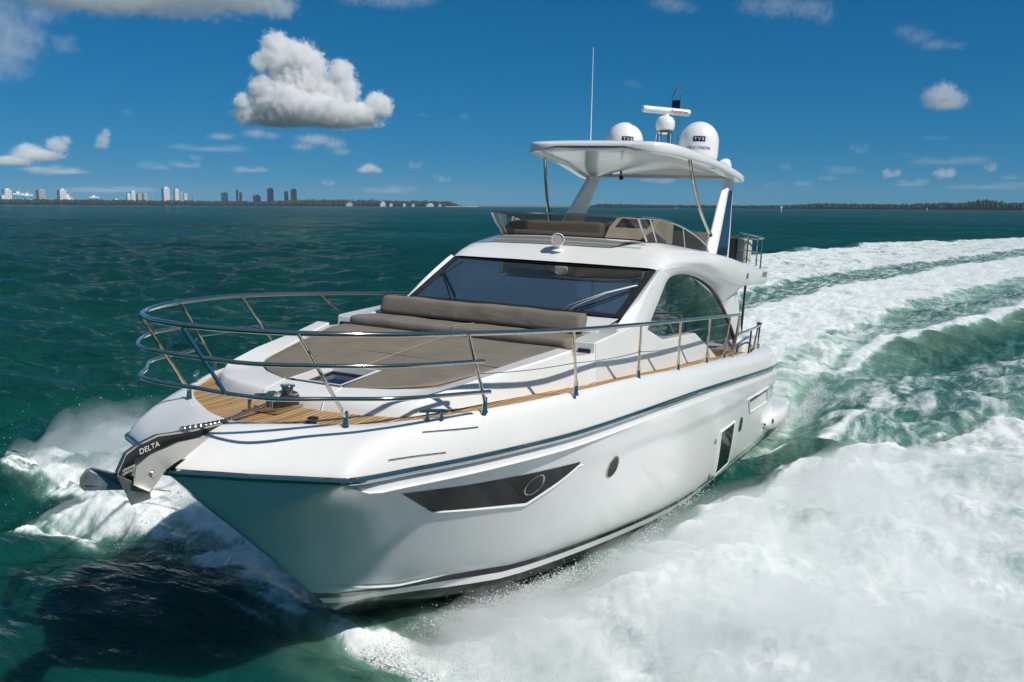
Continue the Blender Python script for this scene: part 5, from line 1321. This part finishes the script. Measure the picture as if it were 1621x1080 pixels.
cloud([(1480,155,22,20), (1495,145,22,18), (1512,158,20,16), (1495,165,34,10)], 3600, CM['mid'], 'small round white cloud at mid height on the right', seed=8, rough=.2)
cloud([(1000,132,20,9), (1008,136,14,8)], 3600, CM['wisp'], 'faint tiny cloud between aerial and radar mast', seed=9)
cloud([(60,245,40,10), (90,230,18,14), (45,238,22,12), (20,255,34,8), (104,222,10,9)], 6000, CM['mid'], 'low white cloud bank at far left above the towers', seed=10)
cloud([(163,222,11,12), (168,212,8,10), (160,230,12,7)], 6000, CM['mid'], 'small upright puff right of the low left cloud bank', seed=11)
cloud([(200,178,12,9), (206,182,8,6)], 5000, CM['wisp'], 'faint small smudge of cloud left of the tall cumulus', seed=12)
cloud([(405,212,26,9), (430,215,18,7), (350,216,26,7)], 5600, CM['thin'], 'thin cloud strip just below the left base of the cumulus', seed=13)
cloud([(500,222,40,11), (530,228,24,12), (480,232,26,8), (540,240,20,8)], 5600, CM['thin'], 'thin cloud strip just below the right base of the cumulus', seed=14)
cloud([(585,266,16,9), (575,270,12,6), (598,270,10,6)], 6400, CM['mid'], 'small white puff low between cumulus and yacht', seed=15)
cloud([(735,185,16,7), (670,182,12,5)], 5000, CM['wisp'], 'faint pinkish wisp left of the hard top', seed=16)
k = 0
for px, py, w, h, mt, lb in ((660,262,14,8,'thin','low thin puff left of the flybridge poles'), (700,283,16,8,'thin','low puff nearest the white villas'), (520,290,16,6,'thin','very low puff right of the dark towers'), (300,262,22,6,'thin','low cloud streak above the lone white tower'), (310,250,12,6,'thin','small puff above the low cloud streak'),
                             (400,268,30,7,'thin','low cloud streak above the dark towers'), (250,262,40,10,'wisp','broad faint cloud above the tallest pale tower'), (100,270,60,8,'thin','low cloud streak just above the gantry cranes'), (1050,285,34,9,'thin','low cloud seen under the hard top'), (1360,236,14,10,'thin','middle one of the small puffs low on the right'),
                             (1437,246,7,6,'thin','tiny round puff above the mangrove island'), (1312,281,18,7,'thin','small bright streak low on the right'), (1243,263,12,9,'thin','puff low just right of the arch leg'), (1410,275,14,9,'mid','bright small puff low over the island'), (1435,290,34,7,'thin','flat low cloud over the middle of the island'),
                             (1497,275,20,9,'mid','rightmost bright low puff'), (1568,266,10,8,'mid','small puff near the right edge'), (1272,290,20,6,'thin','low flat streak right of the flybridge rail'), (1600,281,18,5,'thin','low streak at the right edge'), (1480,218,24,4,'wisp','faint grey streak under the round white cloud'), (1340,270,40,8,'wisp','broad faint haze cloud low on the right'), (1220,293,20,6,'wisp','faint low cloud close to the arch leg'), (330,235,60,9,'wisp','broad faint cloud left under the tall cumulus'), (620,300,60,8,'wisp','broad faint cloud low above the wooded spit'), (180,300,90,7,'wisp','long faint haze cloud just over the towers'), (1500,255,60,9,'wisp','broad faint cloud above the rightmost low puffs'), (1560,295,70,7,'wisp','long faint haze cloud over the right end of the island')):
    k += 1; r = random.Random(k)
    cloud([(px + (r.random() - .5) * w * 1.5, py + (r.random() - .5) * h * .7, w * (.18 + .36 * r.random()), h * (.5 + .6 * r.random())) for i in range(8)] + [(px, py + h * .3, w * .7, h * .5)], 7000 if py > 240 else 6000, CM[mt], lb, seed=20 + k, rough=.3)

# ------------------------------------------------------------------ spray: mist hanging over the foam and thrown drops
def mat_mist(name, dens, hscale, rate=.05):
    m, nt, b = newmat(name); nt.nodes.remove(b); out = nt.nodes['Material Output']
    co = ocoord(nt); sep = node(nt, "ShaderNodeSeparateXYZ", {'Vector': co})
    mp = node(nt, "ShaderNodeMapping", {'Vector': co, 'Scale': (.9, .6, .8), 'Rotation': (0, 0, R(20))})
    n1 = node(nt, "ShaderNodeTexNoise", {'Vector': mp.outputs[0], 'Scale': 1.1, 'Detail': 6.0, 'Roughness': .62, 'Distortion': .7})
    mr = node(nt, "ShaderNodeMapRange", {'Value': n1.outputs[0], 'From Min': .36, 'From Max': .66})
    hz = node(nt, "ShaderNodeMath", {0: sep.outputs[2], 1: -1.0 / hscale}, operation='MULTIPLY')
    ex = node(nt, "ShaderNodeMath", {0: hz.outputs[0]}, operation='EXPONENT')
    d1 = node(nt, "ShaderNodeMath", {0: mr.outputs[0], 1: ex.outputs[0]}, operation='MULTIPLY')
    d2 = node(nt, "ShaderNodeMath", {0: d1.outputs[0], 1: dens}, operation='MULTIPLY')
    v = node(nt, "ShaderNodeVolumePrincipled", {'Color': (.97, .98, .98, 1), 'Density': d2.outputs[0], 'Anisotropy': .3})
    nt.links.new(v.outputs[0], out.inputs['Volume']); m.cycles.volume_step_rate = rate; return m

def mist(name, x0, x1, y0, y1, step, thick, mat, label):
    nx = int((x1 - x0) / step) + 1; ny = int((y1 - y0) / step) + 1
    XX, YY = np.meshgrid(np.linspace(x0, x1, nx), np.linspace(y0, y1, ny), indexing='ij')
    X, Yv = XX.ravel(), YY.ravel()
    z, f_, a_ = sea(X, Yv, np.full(X.size, .25))
    th = thick(X, Yv, f_).reshape(nx, ny); z = z.reshape(nx, ny)
    on = th > .03
    cell = on[:-1, :-1] & on[1:, :-1] & on[:-1, 1:] & on[1:, 1:]
    idx = lambda i, j, t: (i * ny + j) * 2 + t
    V = np.empty((nx * ny * 2, 3)); V[0::2, 0] = X; V[0::2, 1] = Yv; V[0::2, 2] = (z + th).ravel(); V[1::2, 0] = X; V[1::2, 1] = Yv; V[1::2, 2] = (z - .12).ravel()
    F = []
    I, J = np.nonzero(cell)
    for i, j in zip(I, J):
        F.append((idx(i, j, 0), idx(i + 1, j, 0), idx(i + 1, j + 1, 0), idx(i, j + 1, 0))); F.append((idx(i, j, 1), idx(i, j + 1, 1), idx(i + 1, j + 1, 1), idx(i + 1, j, 1)))
        for (di, dj, a, b) in ((-1, 0, (0, 1), (0, 0)), (1, 0, (1, 0), (1, 1)), (0, -1, (0, 0), (1, 0)), (0, 1, (1, 1), (0, 1))):
            ii, jj = i + di, j + dj
            if not (0 <= ii < nx - 1 and 0 <= jj < ny - 1 and cell[ii, jj]):
                p, q = (i + a[0], j + a[1]), (i + b[0], j + b[1]); F.append((idx(*q, 0), idx(*q, 1), idx(*p, 1), idx(*p, 0)))
    used = sorted({v for f in F for v in f}); mp = {v: k for k, v in enumerate(used)}
    me = bpy.data.meshes.new(name); me.from_pydata([tuple(V[v]) for v in used], [], [tuple(mp[v] for v in f) for f in F]); me.update(); me.shade_smooth()
    me.materials.append(mat); o = bpy.data.objects.new(name, me); COL.objects.link(o); return tag(o, label, kind='stuff')
def th_port(X, Yv, f_):
    d = sdpoly(X, Yv, PORT) + fbm(X * 1.2, Yv * .5, 3, 93) * .6
    w = sstep(-13, -6, X) * sstep(9.5, 6.5, Yv)
    return sstep(-.35, 1.3, d) * w * (.10 + .55 * sstep(.6, -1.8, X) * np.exp(-((d - 1.5) / 1.4) ** 2) + .40 * np.clip(fbm(X * .7, Yv * .5, 3, 91) + .25, 0, 1)) * (d > -.35)
mist('bow_mist', -14, -.6, .4, 9.6, .14, th_port, mat_mist('spray_mist', 4.2, .45, .04), 'soft white mist over the foam beside the port bow')
def th_stbd(X, Yv, f_):
    d = sdpoly(X, Yv, STBD) + fbm(X * 1.5, Yv * .5, 3, 95) * .6
    pl = np.exp(-((X + 4.6 + .18 * (Yv + 6)) / 1.5) ** 2) * sstep(-10.5, -7.5, Yv) * sstep(-1.2, -2.5, Yv)
    return sstep(-.15, .7, d) * (.14 + .95 * pl * (.6 + .6 * np.clip(fbm(X * 1.3, Yv * .5, 3, 97) + .3, 0, 1))) * sstep(-9, -7, X) * (d > -.15)
mist('starboard_mist', -9, -1.2, -10.8, -.3, .14, th_stbd, mat_mist('spray_mist_thin', 2.6, .8, .04), 'pale mist blowing off the spray beyond the starboard bow')

M['drop'] = simple('water_drop_white', (.80, .84, .85), .5)
OCT = np.array([(1,0,0),(-1,0,0),(0,1,0),(0,-1,0),(0,0,1),(0,0,-1)], float); OCF = np.array([(0,2,4),(2,1,4),(1,3,4),(3,0,4),(2,0,5),(1,2,5),(3,1,5),(0,3,5)])
def drops(name, P, S, label):
    n = len(P); V = (P[:, None, :] + OCT[None] * S[:, None, None] * np.random.RandomState(3).uniform(.7, 1.3, (n, 6, 1))).reshape(-1, 3)
    F = (OCF[None] + (np.arange(n) * 6)[:, None, None]).reshape(-1, 3)
    me = bpy.data.meshes.new(name); me.vertices.add(len(V)); me.vertices.foreach_set('co', V.astype(np.float32).ravel())
    me.loops.add(F.size); me.loops.foreach_set('vertex_index', F.astype(np.int32).ravel()); me.polygons.add(len(F)); me.polygons.foreach_set('loop_start', (np.arange(len(F)) * 3).astype(np.int32)); me.update(calc_edges=True)
    me.materials.append(M['drop']); o = bpy.data.objects.new(name, me); COL.objects.link(o); return tag(o, label, kind='stuff')
def ballistic(n, seed, p0, p1, vy, vz, vx, side):
    r = np.random.RandomState(seed); t0 = r.rand(n)
    o = np.array(p0)[None] * (1 - t0)[:, None] + np.array(p1)[None] * t0[:, None]
    clump = .75 + .5 * (.5 + .5 * np.sin(t0 * 47 + 3 * np.sin(t0 * 19)))            # jets rather than an even fan
    v = np.stack([r.uniform(*vx, n), side * r.uniform(*vy, n) * clump, r.uniform(*vz, n) * clump * r.uniform(.3, 1, n)], 1)
    T = (v[:, 2] + np.sqrt(v[:, 2] ** 2 + 2 * 9.8 * (o[:, 2] + .05))) / 9.8
    t = T * np.sqrt(r.rand(n)) ; P = o + v * t[:, None]; P[:, 2] -= 4.9 * t * t
    P += r.randn(n, 3) * .03
    return P, np.clip(r.lognormal(math.log(.0038), .5, n), .0015, .012)
sets = []
for a in ((26000, 1, (-1.6,-.5,.12), (-4.6,-1.9,.25), (2.0, 8.0), (.6, 3.6), (-1.2, .6), -1), (46000, 2, (-2.4,-1.0,.2), (-6.5,-2.1,.3), (2.5, 7.5), (1.6, 4.6), (-1.2, .5), -1)):
    sets.append(ballistic(*a))
drops('starboard_spray', np.vstack([s_[0] for s_ in sets]), np.concatenate([s_[1] for s_ in sets]), 'fan of white drops flung out from the starboard bow')
sets = []
for a in ((14000, 3, (-1.5,.55,.05), (-5.2,2.1,.05), (.4, 4.0), (.4, 2.2), (-2, 0), 1), (5000, 4, (-5,1.95,.05), (-12.5,2.35,-.3), (.1, .9), (.5, 1.9), (-3, 0), 1), (6000, 5, (-1.2,.4,.05), (-1.0,5.0,.2), (-.5, .8), (.3, 1.8), (0, .9), 1), (9000, 6, (-13.5,2.6,-.1), (-17,2.9,.3), (-.6, .8), (.3, 2.2), (-2, 0), 1)):
    sets.append(ballistic(*a))
drops('port_spray', np.vstack([s_[0] for s_ in sets]), np.concatenate([s_[1] for s_ in sets]), 'white drops thrown up along the port side of the hull')

# ------------------------------------------------------------------ sea air: a closed box of even, thin haze round everything below the clouds
mb = MB(); mb.prism([(-5600, -5600, -4), (5600, -5600, -4), (5600, 5600, -4), (-5600, 5600, -4)], (0, 0, 116))
hm = bpy.data.materials.new('sea_haze'); hm.use_nodes = True; nt = hm.node_tree; nt.nodes.remove(nt.nodes['Principled BSDF'])
hv = nt.nodes.new('ShaderNodeVolumePrincipled'); hv.inputs['Color'].default_value = (.70, .86, 1.0, 1); hv.inputs['Density'].default_value = 4e-5; hv.inputs['Anisotropy'].default_value = 0.0
nt.links.new(hv.outputs[0], nt.nodes['Material Output'].inputs['Volume'])
tag(mb.build('haze', hm, smooth=False), kind='stuff')
